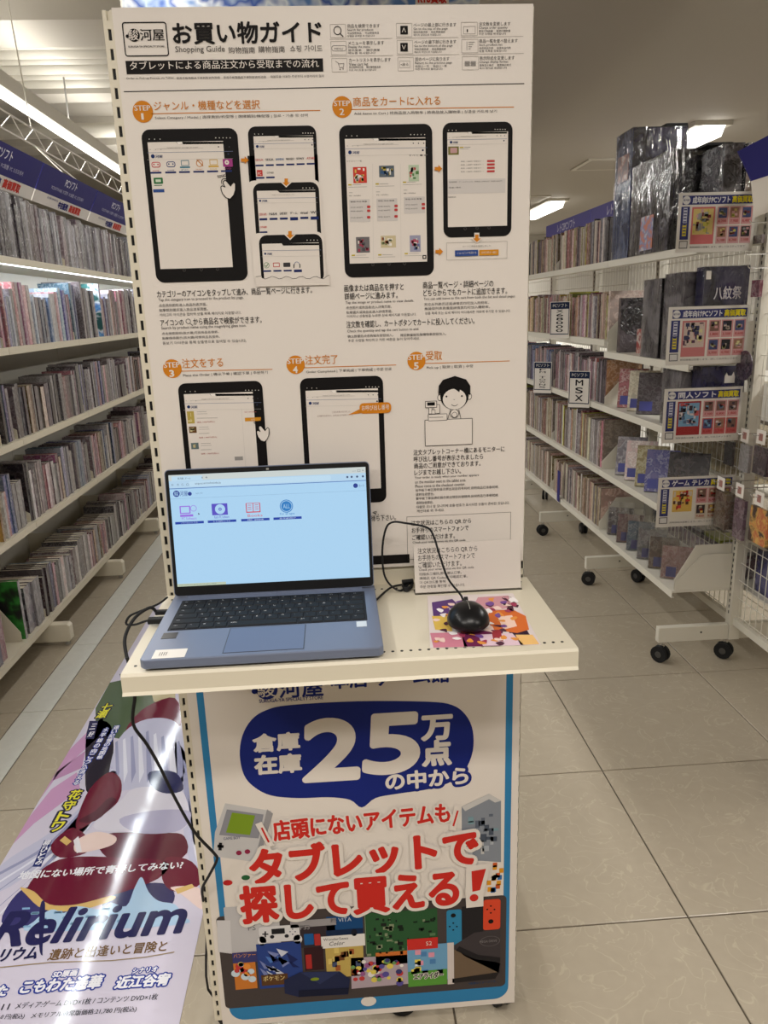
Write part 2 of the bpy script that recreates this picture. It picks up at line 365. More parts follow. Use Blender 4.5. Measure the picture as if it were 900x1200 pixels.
# ================================================================= SETTING
TILE = tile_mat('floor_tile', (174, 163, 145), (206, 195, 173), 0.2)
TILEB = tile_mat('floor_tile_border', (208, 208, 200), (220, 220, 214), 0.16)
GROUT = mat('grout', lin((84, 74, 60)), 0.8)
fl = struct(MB().box((-4.2, -3.2, -0.05), (5.2, 13.5, -0.0035), GROUT).build('floor'))
ys = [1.475 + 0.61 * k for k in range(-4, 20)]
xs_main = [-0.42 + 0.61 * k for k in range(0, 9)]
xl = [-2.38, -1.77, -1.272, -1.158, -0.42]
g = 0.0022
proto = {}
def tile(x0, x1, y0, y1, m):
    key = (round(x1 - x0, 3), round(y1 - y0, 3), m.name)
    if key not in proto:
        w_, l_ = (x1 - x0) / 2 - g, (y1 - y0) / 2 - g; e = 0.0012
        mb = MB(); vs = [(-w_, -l_, -0.0034), (w_, -l_, -0.0034), (w_, l_, -0.0034), (-w_, l_, -0.0034), (-w_, -l_, -e), (w_, -l_, -e), (w_, l_, -e), (-w_, l_, -e),
                         (-w_ + e, -l_ + e, 0), (w_ - e, -l_ + e, 0), (w_ - e, l_ - e, 0), (-w_ + e, l_ - e, 0)]
        fs = [(8, 9, 10, 11)] + [(i, (i + 1) % 4, (i + 1) % 4 + 4, i + 4) for i in range(4)] + [(i + 4, (i + 1) % 4 + 4, (i + 1) % 4 + 8, i + 8) for i in range(4)]
        mb.add(vs, fs, m); proto[key] = mb.mesh('tile')
    o = bpy.data.objects.new('tile', proto[key]); COL.objects.link(o); o.parent = fl; o.location = ((x0 + x1) / 2, (y0 + y1) / 2, 0)
cols = [(xl[i], xl[i + 1]) for i in range(4)] + [(xs_main[i], xs_main[i + 1]) for i in range(8)]
for (x0, x1) in cols:
    for j in range(len(ys) - 1):
        tile(x0, x1, ys[j], ys[j + 1], TILEB if x0 == -1.272 else TILE)
# ceilings: low painted ceiling to the right, high one with services to the left
struct(MB().box((-0.3, -3.2, CEIL_R), (5.2, 13.5, CEIL_R + 0.08), CEILM).build('ceiling'))
struct(MB().box((-4.2, -3.2, CEIL_L), (-0.3, 13.5, CEIL_L + 0.08), CEILL).build('ceiling'))
struct(MB().box((-0.3, -3.2, CEIL_R), (-0.22, 13.5, CEIL_L), CEILM).build('trim_1'))
struct(MB().box((-4.28, -3.2, 0), (-4.2, 13.5, CEIL_L), WALLW).build('wall_left'))
struct(MB().box((5.2, -3.2, 0), (5.28, 13.5, CEIL_R), WALLW).build('wall_right'))
struct(MB().box((-4.2, 13.5, 0), (5.2, 13.58, CEIL_L), WALLW).build('wall_back'))
struct(MB().box((-4.2, -3.28, 0), (5.2, -3.2, CEIL_L), WALLW).build('wall_front'))
# ceiling beams and pipes across the left ceiling
for y, y2, dz in ((4.9, 5.35, 0.22), (6.45, 6.7, 0.2), (8.0, 8.4, 0.25), (9.6, 9.8, 0.2)):
    o = MB().box((-4.2, y, CEIL_L - dz), (-0.3, y2, CEIL_L), CEILL).build('ceiling_beam'); tag(o, 'white painted beam across the high left ceiling, %s' % {4.9: 'nearest and deepest seen at top left', 6.45: 'behind the pipes', 8.0: 'third from the front', 9.6: 'farthest'}[y], 'beam', 'ceiling beams'); o['kind'] = 'structure'
for i, y in enumerate((5.48, 5.62, 5.78, 5.95, 6.12, 6.28)):
    o = MB().cyl((-2.25, y, 3.14), 0.035 + 0.012 * (i % 2), 3.9, 'x', PIPEM, 12).build('ceiling_pipe', smooth=True)
    tag(o, 'white ceiling pipe across the high left ceiling, %s of six from the front' % ['first', 'second', 'third', 'fourth', 'fifth', 'last'][i], 'pipe', 'ceiling pipes')
o = MB().cyl((-2.25, 7.4, 3.05), 0.06, 3.9, 'x', PIPEM, 14).build('ceiling_pipe', smooth=True); tag(o, 'thick single white pipe behind the bank of pipes', 'pipe')
o = MB().box((-2.3, 5.42, 3.02), (-2.18, 6.33, 3.24), PIPEM).build('pipe_clamp'); tag(o, 'white clamp bracket holding the bank of ceiling pipes', 'clamp')
o = MB().box((-0.85, 5.3, 2.99), (-0.62, 5.6, 3.08), mat('ochre_board', lin((196, 170, 110)), 0.7)).build('ceiling_patch'); tag(o, 'small ochre board fixed under the ceiling beside the poster stand', 'board')

# ---------------------------------------------------------------- lamps (fixtures)
def batten(x, y, along, label, group=None):
    t = thing('ceiling_light', label, 'ceiling light', (x, y, CEIL_R), group)
    lx, ly = (0.16, 1.2) if along == 'y' else (1.2, 0.16)
    MB().box((x - lx / 2 - 0.05 * (along == 'y'), y - ly / 2 - 0.05 * (along != 'y'), CEIL_R - 0.03), (x + lx / 2 + 0.05 * (along == 'y'), y + ly / 2 + 0.05 * (along != 'y'), CEIL_R), WHITE).build('housing', t)
    pr = [(-0.08, 0), (0.08, 0), (0.055, -0.07), (-0.055, -0.07)]
    if along == 'y': MB().prism([(x + a, CEIL_R - 0.03 + b) for a, b in pr], 'y', y - ly / 2, y + ly / 2, LAMP).build('diffuser', t)
    else: MB().prism([(y + a, CEIL_R - 0.03 + b) for a, b in pr], 'x', x - lx / 2, x + lx / 2, LAMP).build('diffuser', t)
    return t
batten(2.6, 5.98, 'y', 'batten ceiling light just behind the tall wrapped boxes on the right rack')
batten(2.6, 9.6, 'y', 'bright batten ceiling light beside the poster edge above the retro signs')
batten(2.6, 12.6, 'y', 'farthest small batten ceiling light above the retro signs')
batten(2.6, 2.3, 'y', 'batten ceiling light over the right aisle nearer than the rack boxes')
for k, (x, y, sz) in enumerate(((2.42, 6.9, 0.5), (2.2, 9.0, 0.5))):
    o = thing('ceiling_vent', ['square flush ceiling panel left of the tall wrapped box', 'square flush ceiling panel farther off beside the retro signs'][k], 'vent', (x, y, CEIL_R)); MB().box((x - sz / 2, y - sz / 2, CEIL_R - 0.012), (x + sz / 2, y + sz / 2, CEIL_R), WHITE).build('frame', o); MB().box((x - sz / 2 + 0.04, y - sz / 2 + 0.04, CEIL_R - 0.014), (x + sz / 2 - 0.04, y + sz / 2 - 0.04, CEIL_R - 0.0121), CEILM).build('panel', o)
for (x, y), l in zip(FIX_B, ('middle', 'right', 'left')): batten(x, y, 'x', '%s one of three batten ceiling lights behind the viewer' % l, 'battens behind the viewer')
t = thing('tube_light', 'long continuous fluorescent light line hung above the left rack', 'light', (TUBE_X, 3, TUBE_Z))
MB().prism([(TUBE_X - 0.045, TUBE_Z), (TUBE_X + 0.045, TUBE_Z), (TUBE_X + 0.06, TUBE_Z + 0.075), (TUBE_X - 0.06, TUBE_Z + 0.075)], 'y', 0.2, 10.5, WHITE).build('housing', t)
MB().cyl((TUBE_X, 5.35, TUBE_Z - 0.02), 0.022, 10.2, 'y', LAMP, 10).build('tube', t, smooth=True)
for y in (2.2, 3.5, 4.8, 6.1, 7.4, 8.7): MB().cyl((TUBE_X, y, (TUBE_Z + 0.07 + CEIL_L) / 2), 0.006, CEIL_L - TUBE_Z - 0.07, 'z', GREYP, 6).build('hanger', t)
t = thing('tube_light', 'added fluorescent light line brightening the left aisle, unseen behind the tall poster', 'light', (FILL_TUBE_X, 3, TUBE_Z))
MB().prism([(FILL_TUBE_X - 0.045, TUBE_Z), (FILL_TUBE_X + 0.045, TUBE_Z), (FILL_TUBE_X + 0.06, TUBE_Z + 0.075), (FILL_TUBE_X - 0.06, TUBE_Z + 0.075)], 'y', 2.0, 10.5, WHITE).build('housing', t)
MB().cyl((FILL_TUBE_X, 6.2, TUBE_Z - 0.02), 0.022, 8.4, 'y', LAMP, 10).build('tube', t, smooth=True)
for y in (2.4, 4.8, 7.4): MB().cyl((FILL_TUBE_X, y, (TUBE_Z + 0.07 + CEIL_L) / 2), 0.006, CEIL_L - TUBE_Z - 0.07, 'z', GREYP, 6).build('hanger', t)
# sign truss below the tube
t = thing('sign_truss', 'white lattice rail hanging under the light line above the left signs', 'rail', (-1.62, 4, 2.42))
for z in (2.40, 2.49): MB().cyl((-1.62, 5.5, z), 0.005, 7.0, 'y', WHITE, 6).build('rail', t)
mb = MB()
for k in range(22):
    y = 2.1 + k * 0.31; mb.tube([(-1.62, y, 2.40), (-1.62, y + 0.155, 2.49), (-1.62, y + 0.31, 2.40)], 0.0028, WHITE, 5, 0)
mb.build('lattice', t)
for y in (2.4, 4.7, 7.0):
    MB().tube([(-1.62, y, 2.49), (-1.66, y, CEIL_L)], 0.0035, WHITE, 5, 0).build('hanger', t)
    MB().tube([(-1.62, y, 2.40), (-1.43, y + 0.12, 2.222)], 0.003, WHITE, 5, 0).build('hanger', t)
    MB().tube([(-1.62, y, 2.40), (-1.43, y - 0.12, 2.222)], 0.003, WHITE, 5, 0).build('hanger', t)

# ================================================================= POSTER STAND
YP = 1.2175
PX0, PX1 = -0.288, 0.3075
st = thing('display_stand', 'cream slotted steel display stand with laptop shelf in the middle', 'display stand', (0, 1.24, 0))
def slotted_post(x0, x1, sx, z0, z1, parent):
    mb = MB(); yf = 1.2185; yb = 1.2585; sw = 0.0046; sh = 0.0145; pitch = 0.0248
    mb.box((x0, yf + 0.004, z0), (x1, yb, z1), CREAM)
    def q(a, b, c, d): mb.box((a, yf, c), (b, yf + 0.0039, d), CREAM)
    q(x0, sx, z0, z1); q(sx + sw, x1, z0, z1); z = z0; k = 0; dark = MB()
    while z < z1:
        zt = min(z + pitch - sh, z1); q(sx, sx + sw, z, zt)
        if zt + sh < z1: dark.box((sx - 0.0003, yf + 0.003, zt), (sx + sw + 0.0003, yf + 0.0037, zt + sh), BLACK)
        z = zt + sh
    o = mb.build('post', parent); d = dark.build('slot', o); d['kind'] = 'stuff'
slotted_post(-0.302, -0.272, -0.2965, 0.09, 1.874, st); slotted_post(0.280, 0.3085, 0.3045, 0.09, 1.874, st)
MB().box((-0.271, 1.225, 0.16), (0.279, 1.25, 1.86), CREAM).build('back_panel', st)
for z in (0.12, 1.86): MB().box((-0.271, 1.226, z - 0.02), (0.279, 1.256, z + 0.008), CREAM).build('cross_rail', st)
for x in (-0.287, 0.294):
    MB().box((x - 0.014, 1.2595, 0.075), (x + 0.014, 1.62, 0.13), CREAM).build('base_foot', st)
def caster(parent, x, y, r=0.03, ang=0.0, z0=None):
    """twin wheel caster, top plate at z = 2r+0.015"""
    o = thing('caster', '', '', (x, y, 0)); del o['label'], o['category']
    if parent: o.parent = parent; o.matrix_parent_inverse = Matrix.Translation(-parent.location)
    for sx in (-1, 1):
        m = MB().cyl((0, 0, 0), r, 0.014, 'x', RUBBER, 18); m.cyl((0, 0, 0), r * 0.4, 0.0165, 'x', mat('hub_grey', lin((70, 68, 66)), 0.5), 12)
        b = m.build('wheel', o, bevel=0.002); b.matrix_parent_inverse = Matrix(); b.location = (sx * 0.0125, 0, r)
    f = MB().box((-0.005, -0.014, r * 0.6), (0.005, 0.014, 2 * r + 0.004), CHROME); f.cyl((0, 0, 2 * r + 0.008), 0.007, 0.014, 'z', CHROME, 10)
    b = f.build('fork', o); b.matrix_parent_inverse = Matrix()
    o.rotation_euler = (0, 0, ang); return o
for x, y, a in ((-0.285, 1.29, 0.9), (0.292, 1.29, 0.25), (-0.285, 1.58, 0.4), (0.292, 1.58, 1.0), (0.08, 1.29, 1.45)): caster(st, x, y, 0.0285, a)
MB().box((0.06, 1.259, 0.074), (0.10, 1.30, 0.10), CREAM).build('caster_bracket', st)
# shelf board (600 x 290) with front lip, end lips and rows of holes
SZ = 1.003; SX0, SX1, SY0, SY1 = -0.303, 0.3145, 0.931, 1.2165
mb = MB(); mb.box((SX0, SY0, SZ - 0.0015), (SX1, SY1, SZ), CREAM)
mb.prism([(SY0, SZ), (SY0 - 0.0025, SZ - 0.004), (SY0 - 0.0025, SZ - 0.026), (SY0 - 0.006, SZ - 0.030), (SY0 + 0.012, SZ - 0.031), (SY0 + 0.012, SZ - 0.0285), (SY0 + 0.001, SZ - 0.027), (SY0 + 0.001, SZ - 0.0016)], 'x', SX0, SX1, CREAM)
mb.box((SX0, SY0, SZ - 0.03), (SX0 + 0.0015, SY1, SZ - 0.001), CREAM); mb.box((SX1 - 0.0015, SY0, SZ - 0.03), (SX1, SY1, SZ - 0.001), CREAM)
shelf = mb.build('shelf_board', st)
hb = MB()
for yy in (0.953, 1.195):
    k = SX0 + 0.014
    while k < SX1 - 0.01: hb.cyl((k, yy, SZ + 0.0002), 0.0022, 0.0006, 'z', BLACK, 10); k += 0.0125
h_ = hb.build('hole', shelf); h_['kind'] = 'stuff'
for x in (-0.29, 0.30): MB().prism([(1.2165, SZ - 0.002), (0.96, SZ - 0.002), (0.96, SZ - 0.02), (1.2165, SZ - 0.075)], 'x', x - 0.001, x + 0.001, CREAM).build('shelf_bracket', st)

K = (24, 21, 21); OR = (206, 128, 32); GY = (120, 116, 114); PW = (226, 218, 210); NB = (32, 44, 98); RD = (196, 60, 52)
# ------------------------------------------------- upper poster
up = MB().box((PX0, YP - 0.0006, 1.034), (PX1, YP, 1.8765), PAPER).build('poster')
tag(up, 'tall white shopping guide poster with tablet drawings above the shelf', 'poster')
S = Sheet((0, YP - 0.0007, 0), (1, 0, 0), (0, 0, 1))
def logo(S, x0, y0, x1, y1, col, L=3, small=True):
    """black badge ball and three brush characters"""
    w_ = x1 - x0; h = y1 - y0
    cx, cy = x0 + 0.2 * w_, y0 + 0.42 * h; ra = abs(S.px(cx, cy)[0] - S.px(cx + 0.155 * w_, cy)[0])
    S.disc(cx, cy, ra, col, L - 1); S.disc(cx - 0.17 * w_, cy + 0.05 * h, ra * 0.28, col, L - 1)
    S.text('駿', cx - 0.13 * w_, y0 + 0.66 * h, cx + 0.13 * w_, PW, h=0.5 * h, bold=0.01, L=L)
    S.text('河屋', x0 + 0.38 * w_, y0 + 0.68 * h, x1, col, h=0.54 * h, bold=0.02, L=L)
    if small: S.text('SURUGA-YA SPECIALTY STORE', x0 + 0.06 * w_, y1, x1, col, h=0.085 * h, bold=0.03, L=L)
S.frame(142.5, 26, 198.5, 66, K, 0.0016, 0.004, 1)
logo(S, 148, 31, 193, 56, K)
S.text('お買い物ガイド', 204, 52, 377, K, h=25, bold=0.028)
S.text('Shopping Guide', 206, 63.5, 264, (80, 76, 74), h=9)
S.text('购物指南', 268, 63, 299, (80, 76, 74), h=7.5); S.text('購物指南', 303, 62, 334, (80, 76, 74), h=7.5); S.text('쇼핑 가이드', 340, 61, 378, (80, 76, 74), h=7.5)
S.rr(147, 71.5, 379, 84, K, 0, 1); S.text('タブレットによる商品注文から受取までの流れ', 153, 82.3, 374, PW, h=10, bold=0.012)
S.text('Order to Pick-up Process via Tablet', 148.5, 94, 204, K, h=3.2, bold=0.01)
S.text('使用平板电脑从下单到取货的流程', 207, 93.3, 258, K, h=2.9); S.text('使用平板電腦從下單到取貨的流程', 262, 92.6, 312, K, h=2.9); S.text('태블릿을 이용한 주문부터 수령까지의 절차', 317, 91.6, 380, K, h=3)
S.line([(145.5, 107.5), (614, 98)], 0.0011, K, 1)
hdr = [[('商品を検索できます', 'Search for products', '可以搜索商品     可以搜尋商品', '상품을 검색할 수 있습니다'), ('メニューを表示します', 'Display the menu', '显示菜单     顯示選單', '메뉴를 표시합니다'), ('カートリストを表示します', 'View cart list', '显示购物车列表     顯示購物車清單', '카트 리스트를 표시합니다')],
       [('ページの最上部に行きます', 'Go to the top of the page', '转到页面顶部     前往頁面頂部', '페이지 상단으로 이동합니다'), ('ページの最下部に行きます', 'Go to the bottom of the page', '转到页面底部     前往頁面底部', '페이지 하단으로 이동합니다'), ('前のページに戻ります', 'Return to the previous page', '返回上一页     返回上一頁', '이전 페이지로 돌아갑니다')],
       [('注文数を変更します', 'Change order quantity', '更改订购数量     變更訂購數量', '주문 수량을 변경합니다'), ('商品一覧を並べ替えます', 'Sort product list', '排序商品列表     排序商品列表', '상품 목록을 정렬합니다'), ('表示形式を変更します', 'Change display format', '更改显示格式     變更顯示格式', '표시 형식을 변경합니다')]]
hx = [(386.5, 405.5, 407, 0), (464, 483, 484.5, 77), (540, 559.5, 561, 153)]; tw = [[38, 42, 49], [50, 49, 40], [37, 45, 41]]
for c in range(3):
    for r in range(3):
        X0, X1, TX, sl = hx[c]; y = 28.5 + r * 20 - c * 1.2; X0 += r * 0.9; X1 += r * 0.9; TX += r * 1.0
        if c == 2: X0 -= r * 0.2; X1 -= r * 0.2; TX -= r * 0.6
        S.frame(X0, y, X1, y + 16, (168, 160, 152), 0.0005, 0.001, 1)
        J, E_, C_, Q = hdr[c][r]
        S.text(J, TX, y + 4.6, TX + tw[c][r], K, h=4.6, bold=0.01); S.text(E_, TX, y + 8.8, TX + len(E_) * 1.6, K, h=3.4)
        S.text(C_, TX, y + 12, TX + 37, K, h=2.7); S.text(Q, TX, y + 15.3, TX + 32, K, h=2.6)
        if r < 2: S.line([(X0, y + 17.8), (X0 + 73, y + 16.6)], 0.0005, (168, 160, 152), 1)
S.ring(395.5, 36, 0.0057, 0.0012, (60, 56, 54), 2); S.line([(399, 40), (402, 43)], 0.0014, (60, 56, 54), 2)
S.frame(388.5, 53.5, 406, 60, (110, 104, 100), 0.0005, 0.003, 2); S.text('MENU', 392, 58.5, 402, (110, 104, 100), h=2.2)
S.line([(393, 72), (396, 73.5), (398, 79.5), (402.5, 79), (403, 74.5), (396.5, 75)], 0.0006, (120, 114, 110), 2); S.disc(398.5, 81.5, 0.0009, (120, 114, 110), 2); S.disc(402, 81, 0.0009, (120, 114, 110), 2)
for (yy, s_) in ((30, '«'), (50, '»')): S.rr(469, yy + 0.5, 478, yy + 10.5, K, 0.0006, 2); S.text('⋀' if yy == 30 else '⋁', 471, yy + 8, 475.5, PW, h=5, bold=0.03)
S.frame(468, 71.5, 480.5, 79.5, (150, 144, 138), 0.0004, 0, 2); S.text('<戻る', 469.5, 77.5, 478.5, K, h=3.5)
S.frame(543, 31, 557, 40, (160, 152, 146), 0.0005, 0, 2); S.text('1', 547, 38, 548.2, K, h=3.4)
S.line([(547, 49), (547, 59)], 0.0005, GY, 2)
for k in range(4): S.line([(549, 49.6 + k * 2.6), (556 - 1.6 * k, 49.5 + k * 2.6)], 0.0006, GY, 2)
for k in (0, 7):
    for q in range(2): S.rr(544.5 + k, 72 + q * 3, 550.5 + k, 74.4 + q * 3, (150, 146, 142), 0, 2)
def step(n, cx, cy, title, tx0, tx1, ty, sub, sx1, rule_x1, sl=-0.02, sh=4.2):
    S.disc(cx, cy, 0.0145, OR, 1); S.text('STEP', cx - 9.5, cy - 1, cx + 9, PW, h=6.2, bold=0.03); S.text(n, cx - (1.2 if n == '1' else 2.8), cy + 9.5, cx + (1.2 if n == '1' else 2.4), PW, h=7.6, bold=0.03)
    S.text(title, tx0, ty, tx1, OR, h=11, bold=0.008); rx = cx + 10; S.line([(rx, ty + 3.4), (rule_x1, ty + 3.4 + sl * (rule_x1 - rx))], 0.0011, OR, 1)
    S.text(sub, tx0 + 1, ty + 10.6, sx1, (50, 46, 46), h=sh, bold=0.008)
step('1', 167.5, 131, 'ジャンル・機種などを選択', 181, 305, 130, 'Select Category / Model | 选择类别/机型等 | 選擇類別/機型等 | 장르・기종 등 선택', 361, 375)
step('2', 401, 125.5, '商品をカートに入れる', 414, 516, 125, 'Add Items to Cart | 将商品放入购物车 | 將商品放入購物車 | 상품을 카트에 넣기', 582, 602, -0.015)
step('3', 202, 432, '注文をする', 214, 262, 431.5, 'Place the Order | 确认下单 | 確認下單 | 주문하기', 314, 319, -0.02)
step('4', 346.5, 427.5, '注文完了', 358, 396, 427.5, 'Order Completed | 下单完成 | 下單完成 | 주문 완료', 459, 464, -0.03)
step('5', 488, 423, '受取', 499, 518, 422.5, 'Pick up | 取货 | 取貨 | 수령', 554, 597, -0.03)
def tablet(x0, y0, x1, y1, sx0, sy0, sx1, sy1, cut=False, bg=(214, 206, 198), halo=False, L=1):
    if halo: S.rr(x0 - 2.5, y0 - 2.5, x1 + 2.5, y1 + (0 if cut else 2.5), PW, 0.013, L)
    S.rr(x0, y0, x1, y1, (20, 18, 18), 0.012 if not cut else 0.011, L + 1)
    if cut: S.rr(x0, (y0 + y1) / 2, x1 + 0.3, y1, (20, 18, 18), 0, L + 1)
    S.rr(sx0, sy0, sx1, sy1, (224, 216, 208), 0, L + 2)
    w_ = sx1 - sx0; t = w_ / 95
    S.poly([(sx0 + 0.34 * w_, sy0 - 0.5), (sx0 + 0.34 * w_ + 6 * t, sy0 - 0.7), (sx0 + 0.34 * w_ + 7 * t, sy0 + 2 * t), (sx0 + 0.34 * w_ + 2 * t, sy0 + 2.2 * t)], (236, 230, 224), L + 3)
    S.poly([(sx0 + 0.33 * w_, sy0 - 0.6), (sx1, sy0 - 0.8), (sx1, sy0 + 1.6 * t), (sx0 + 0.36 * w_, sy0 + 2.2 * t)], (20, 18, 18), L + 2)
    S.line([(sx0 + 10 * t, sy0 + 7.5 * t), (sx0 + 62 * t, sy0 + 6.3 * t)], 0.0004, (170, 164, 158), L + 3)
    S.text('https://www.suruga-ya.com', sx0 + 22 * t, sy0 + 7 * t, sx0 + 56 * t, (120, 116, 112), h=1.6 * t, L=L + 3)
    for k in range(3): S.disc(sx1 - (4 + 6 * k) * t, sy0 + 5 * t, 0.0009 * t, (60, 60, 64), L + 3); S.disc(sx0 + (3 + 6 * k) * t, sy0 + 8 * t, 0.0007 * t, (170, 164, 160), L + 3)
    S.line([(sx0, sy0 + 11.6 * t), (sx1, sy0 + 10 * t)], 0.0005, (110, 118, 150), L + 3)
    S.line([(sx0, sy0 + 19.5 * t), (sx1, sy0 + 18 * t)], 0.0003, (190, 184, 178), L + 3)
    S.disc(sx0 + 6 * t, sy0 + 15.5 * t, 0.0026 * t, (30, 50, 100), L + 3); S.text('河屋', sx0 + 9 * t, sy0 + 17.5 * t, sx0 + 17 * t, (30, 50, 100), h=3.4 * t, bold=0.04, L=L + 3)
    S.disc(sx1 - 5 * t, sy0 + 13 * t, 0.0014 * t, (40, 46, 70), L + 3)
    for k in range(3): S.disc(x0 + (sx0 - x0) + (2 + 6 * k) * t, sy0 - 3.5 * t, 0.0006, (220, 214, 206), L + 3)
    for k in range(5): S.disc(sx1 - (3 + 4 * k) * t, sy0 - 5 * t, 0.0007, (220, 214, 206), L + 3)
def nav(xs_, y, L=3):
    for k, x in enumerate(xs_): S.ring(x, y - k * 0.6, 0.0022, 0.0005, (90, 86, 84), L, n=10)
def blk(x, y, w_, h, col, L=4): S.rr(x, y - h, x + w_, y, col, 0, L)
def label_bar(x, y, w_): S.rr(x, y - 1.8, x + w_, y, NB, 0, 4)
# step 1 large tablet
tablet(165, 152, 291, 328.5, 173, 167, 273, 313)
nav((216, 236, 255), 316.5)
def pad(x, y, col): S.rr(x - 5.5, y - 3, x + 5.5, y + 3.5, col, 0.003, 4); S.rr(x - 4.5, y - 2, x + 4.5, y + 2.5, (224, 216, 208), 0.002, 5); S.disc(x - 2.4, y, 0.0011, col, 6); S.disc(x + 2.4, y, 0.0011, col, 6)
ic = [(183, (190, 60, 70)), (200.5, (60, 70, 120)), (217, (60, 120, 140)), (234, (200, 130, 60)), (250.5, (210, 170, 70)), (267, (160, 60, 130))]
for k, (x, c) in enumerate(ic):
    y = 193 - k * 0.5
    if k < 2: pad(x, y, c)
    elif k == 3: S.ring(x, y, 0.005, 0.001, c, 4); S.line([(x - 3, y - 4), (x + 4, y + 3)], 0.0014, c, 4)
    elif k == 5: S.rr(x - 6, y - 4, x + 6, y + 5, c, 0.001, 4); S.disc(x - 1, y, 0.0032, (224, 216, 208), 5); S.disc(x - 1, y, 0.001, c, 6)
    else: S.frame(x - 5, y - 4, x + 5, y + 2.5, c, 0.0009, 0.001, 4); S.rr(x - 6, y + 3.4, x + 6, y + 5, c, 0, 4)
    S.text(['GAME', 'GAME', 'PC', 'MUSIC', 'MOVIE', 'DVD'][k], x - 4, y + 8.2, x + 4, c, h=1.6, bold=0.02, L=4)
    label_bar(x - 6.5 - 0.3 * k, 203.5 - 0.4 * k, 13)
S.rr(180, 208.5, 191.5, 215.5, (40, 110, 60), 0.001, 4); S.rr(182.5, 210.5, 189, 213.5, (200, 210, 190), 0, 5); S.line([(181, 217.5), (190, 217.3)], 0.001, (40, 110, 60), 4); S.rr(179.5, 222, 193, 225.5, (50, 78, 140), 0, 4)
def hand(x, y, s_=1.0, L=7):
    pts = [(0, 0), (2, -1.5), (4, 0), (8.5, 5.5), (10, 3), (12, 1), (14, 2.5), (14, 10), (12, 16), (8, 20.5), (3, 19), (-1, 14), (-2.5, 10), (-3, 6.5), (-1.5, 5), (2, 6.5), (0, 3)]
    q = [(x + a * s_, y + b * s_) for a, b in pts]; S.poly(q, PW, L); S.line(q + [q[0]], 0.0012 * s_, (24, 22, 22), L + 1)
    S.ring(x + 1.5 * s_, y + 0.5 * s_, 0.0052 * s_, 0.001 * s_, (24, 22, 22), L, a0=20, a1=210)
    S.text('touch!', x - 6.5 * s_, y - 4 * s_, x + 6.5 * s_, (24, 22, 22), h=4.4 * s_, bold=0.02, rot=12, L=L)
hand(262, 213, 1.0)
def arrow(x, y, d, s_=1.0, L=8, halo=False):
    b = [(-4, -2), (0.5, -2), (0.5, -4.5), (5, 0), (0.5, 4.5), (0.5, 2), (-4, 2)]
    if d == 'd': b = [(-q, p) for p, q in b]
    if halo: S.poly([(x + a * s_ * 1.5, y + c * s_ * 1.4 - 0.5) for a, c in b], PW, L - 1)
    S.poly([(x + a * s_, y + c * s_) for a, c in b], OR, L)
arrow(286.5, 188, 'r')
tablet(290, 148.5, 373.5, 217, 297, 160, 369.5, 213, cut=True)
BR = [('SEGA', (70, 110, 150)), ('SNK', (50, 50, 60)), ('NEC', (60, 100, 150)), ('NEOGEO', (24, 24, 28)), ('SONY', (40, 40, 46)), ('ATARI', (190, 60, 60))]
for k, (s_, c) in enumerate(BR):
    x = 299.5 + k * 12; S.text(['SEGA', 'SEGA', 'BANDAI', 'NEOGEO', 'SONY', 'ATARI'][k], x, 189 - k * 0.4, x + 9, c if k else (190, 90, 90), h=2.6, bold=0.03, L=5); label_bar(x, 195 - 0.4 * k, 9.5)
S.rr(301, 199.5, 308, 206.5, (196, 60, 56), 0, 5); S.text('PC', 302.5, 205.5, 306.5, PW, h=3.6, L=6); label_bar(300, 209.5, 10); S.text('OTHER', 313, 204, 321, GY, h=2.4, L=5); label_bar(312, 209, 10)
S.rr(288, 212, 379.5, 292, PW, 0.012, 4)
S.rr(296, 215, 377, 288, (20, 18, 18), 0.012, 5); S.rr(301, 224, 372, 276, (224, 216, 208), 0, 6)
def page(x0, y0, x1, t):
    S.line([(x0, y0 + 11.6 * t), (x1, y0 + 10.4 * t)], 0.0005, (110, 118, 150), 7); S.line([(x0, y0 + 19 * t), (x1, y0 + 18 * t)], 0.0003, (190, 184, 178), 7)
    S.disc(x0 + 4, y0 + 11.5, 0.0016, (30, 50, 100), 7); S.text('河屋', x0 + 6, y0 + 13, x0 + 12.5, (30, 50, 100), h=2.6, bold=0.04, L=7)
    S.text('https://www.suruga-ya.com', x0 + 18, y0 + 5.5, x0 + 44, (120, 116, 112), h=1.4, L=7)
    for k in range(4): S.disc(x1 - 5 - 4 * k, y0 - 3.5, 0.0007, (220, 214, 206), 7)
    S.poly([(x0 + 24, y0 - 0.5), (x1, y0 - 1), (x1, y0 + 1.4), (x0 + 27, y0 + 2)], (20, 18, 18), 7)
page(301, 224, 372, 0.75)
for k, s_ in enumerate(['SUPER\nGAME', 'N64', 'GAME\nBOY', 'ゲーム', 'virtual', 'Wii']):
    x = 304 + k * 12; S.text(s_.replace('\n', ' '), x, 253 - k * 0.5, x + 8.6, [(190, 70, 70), (60, 60, 66)][k > 0], h=3, bold=0.03, L=8); S.rr(x, 256 - 0.4 * k, x + 9.4, 258.2 - 0.4 * k + (k in (3, 5)) * 1.2, NB, 0, 8)
S.text('DISNEY'[:0] + 'OTHER', 305, 267.5, 313, (190, 60, 56), h=2.2, bold=0.03, L=8); S.rr(304.5, 271.5, 313.5, 273, NB, 0, 8)
S.rr(294, 273.5, 382.5, 331, PW, 0.012, 7); S.rr(303, 276, 380, 331, (20, 18, 18), 0.012, 8); S.rr(307, 286, 376, 331, (224, 216, 208), 0, 9)
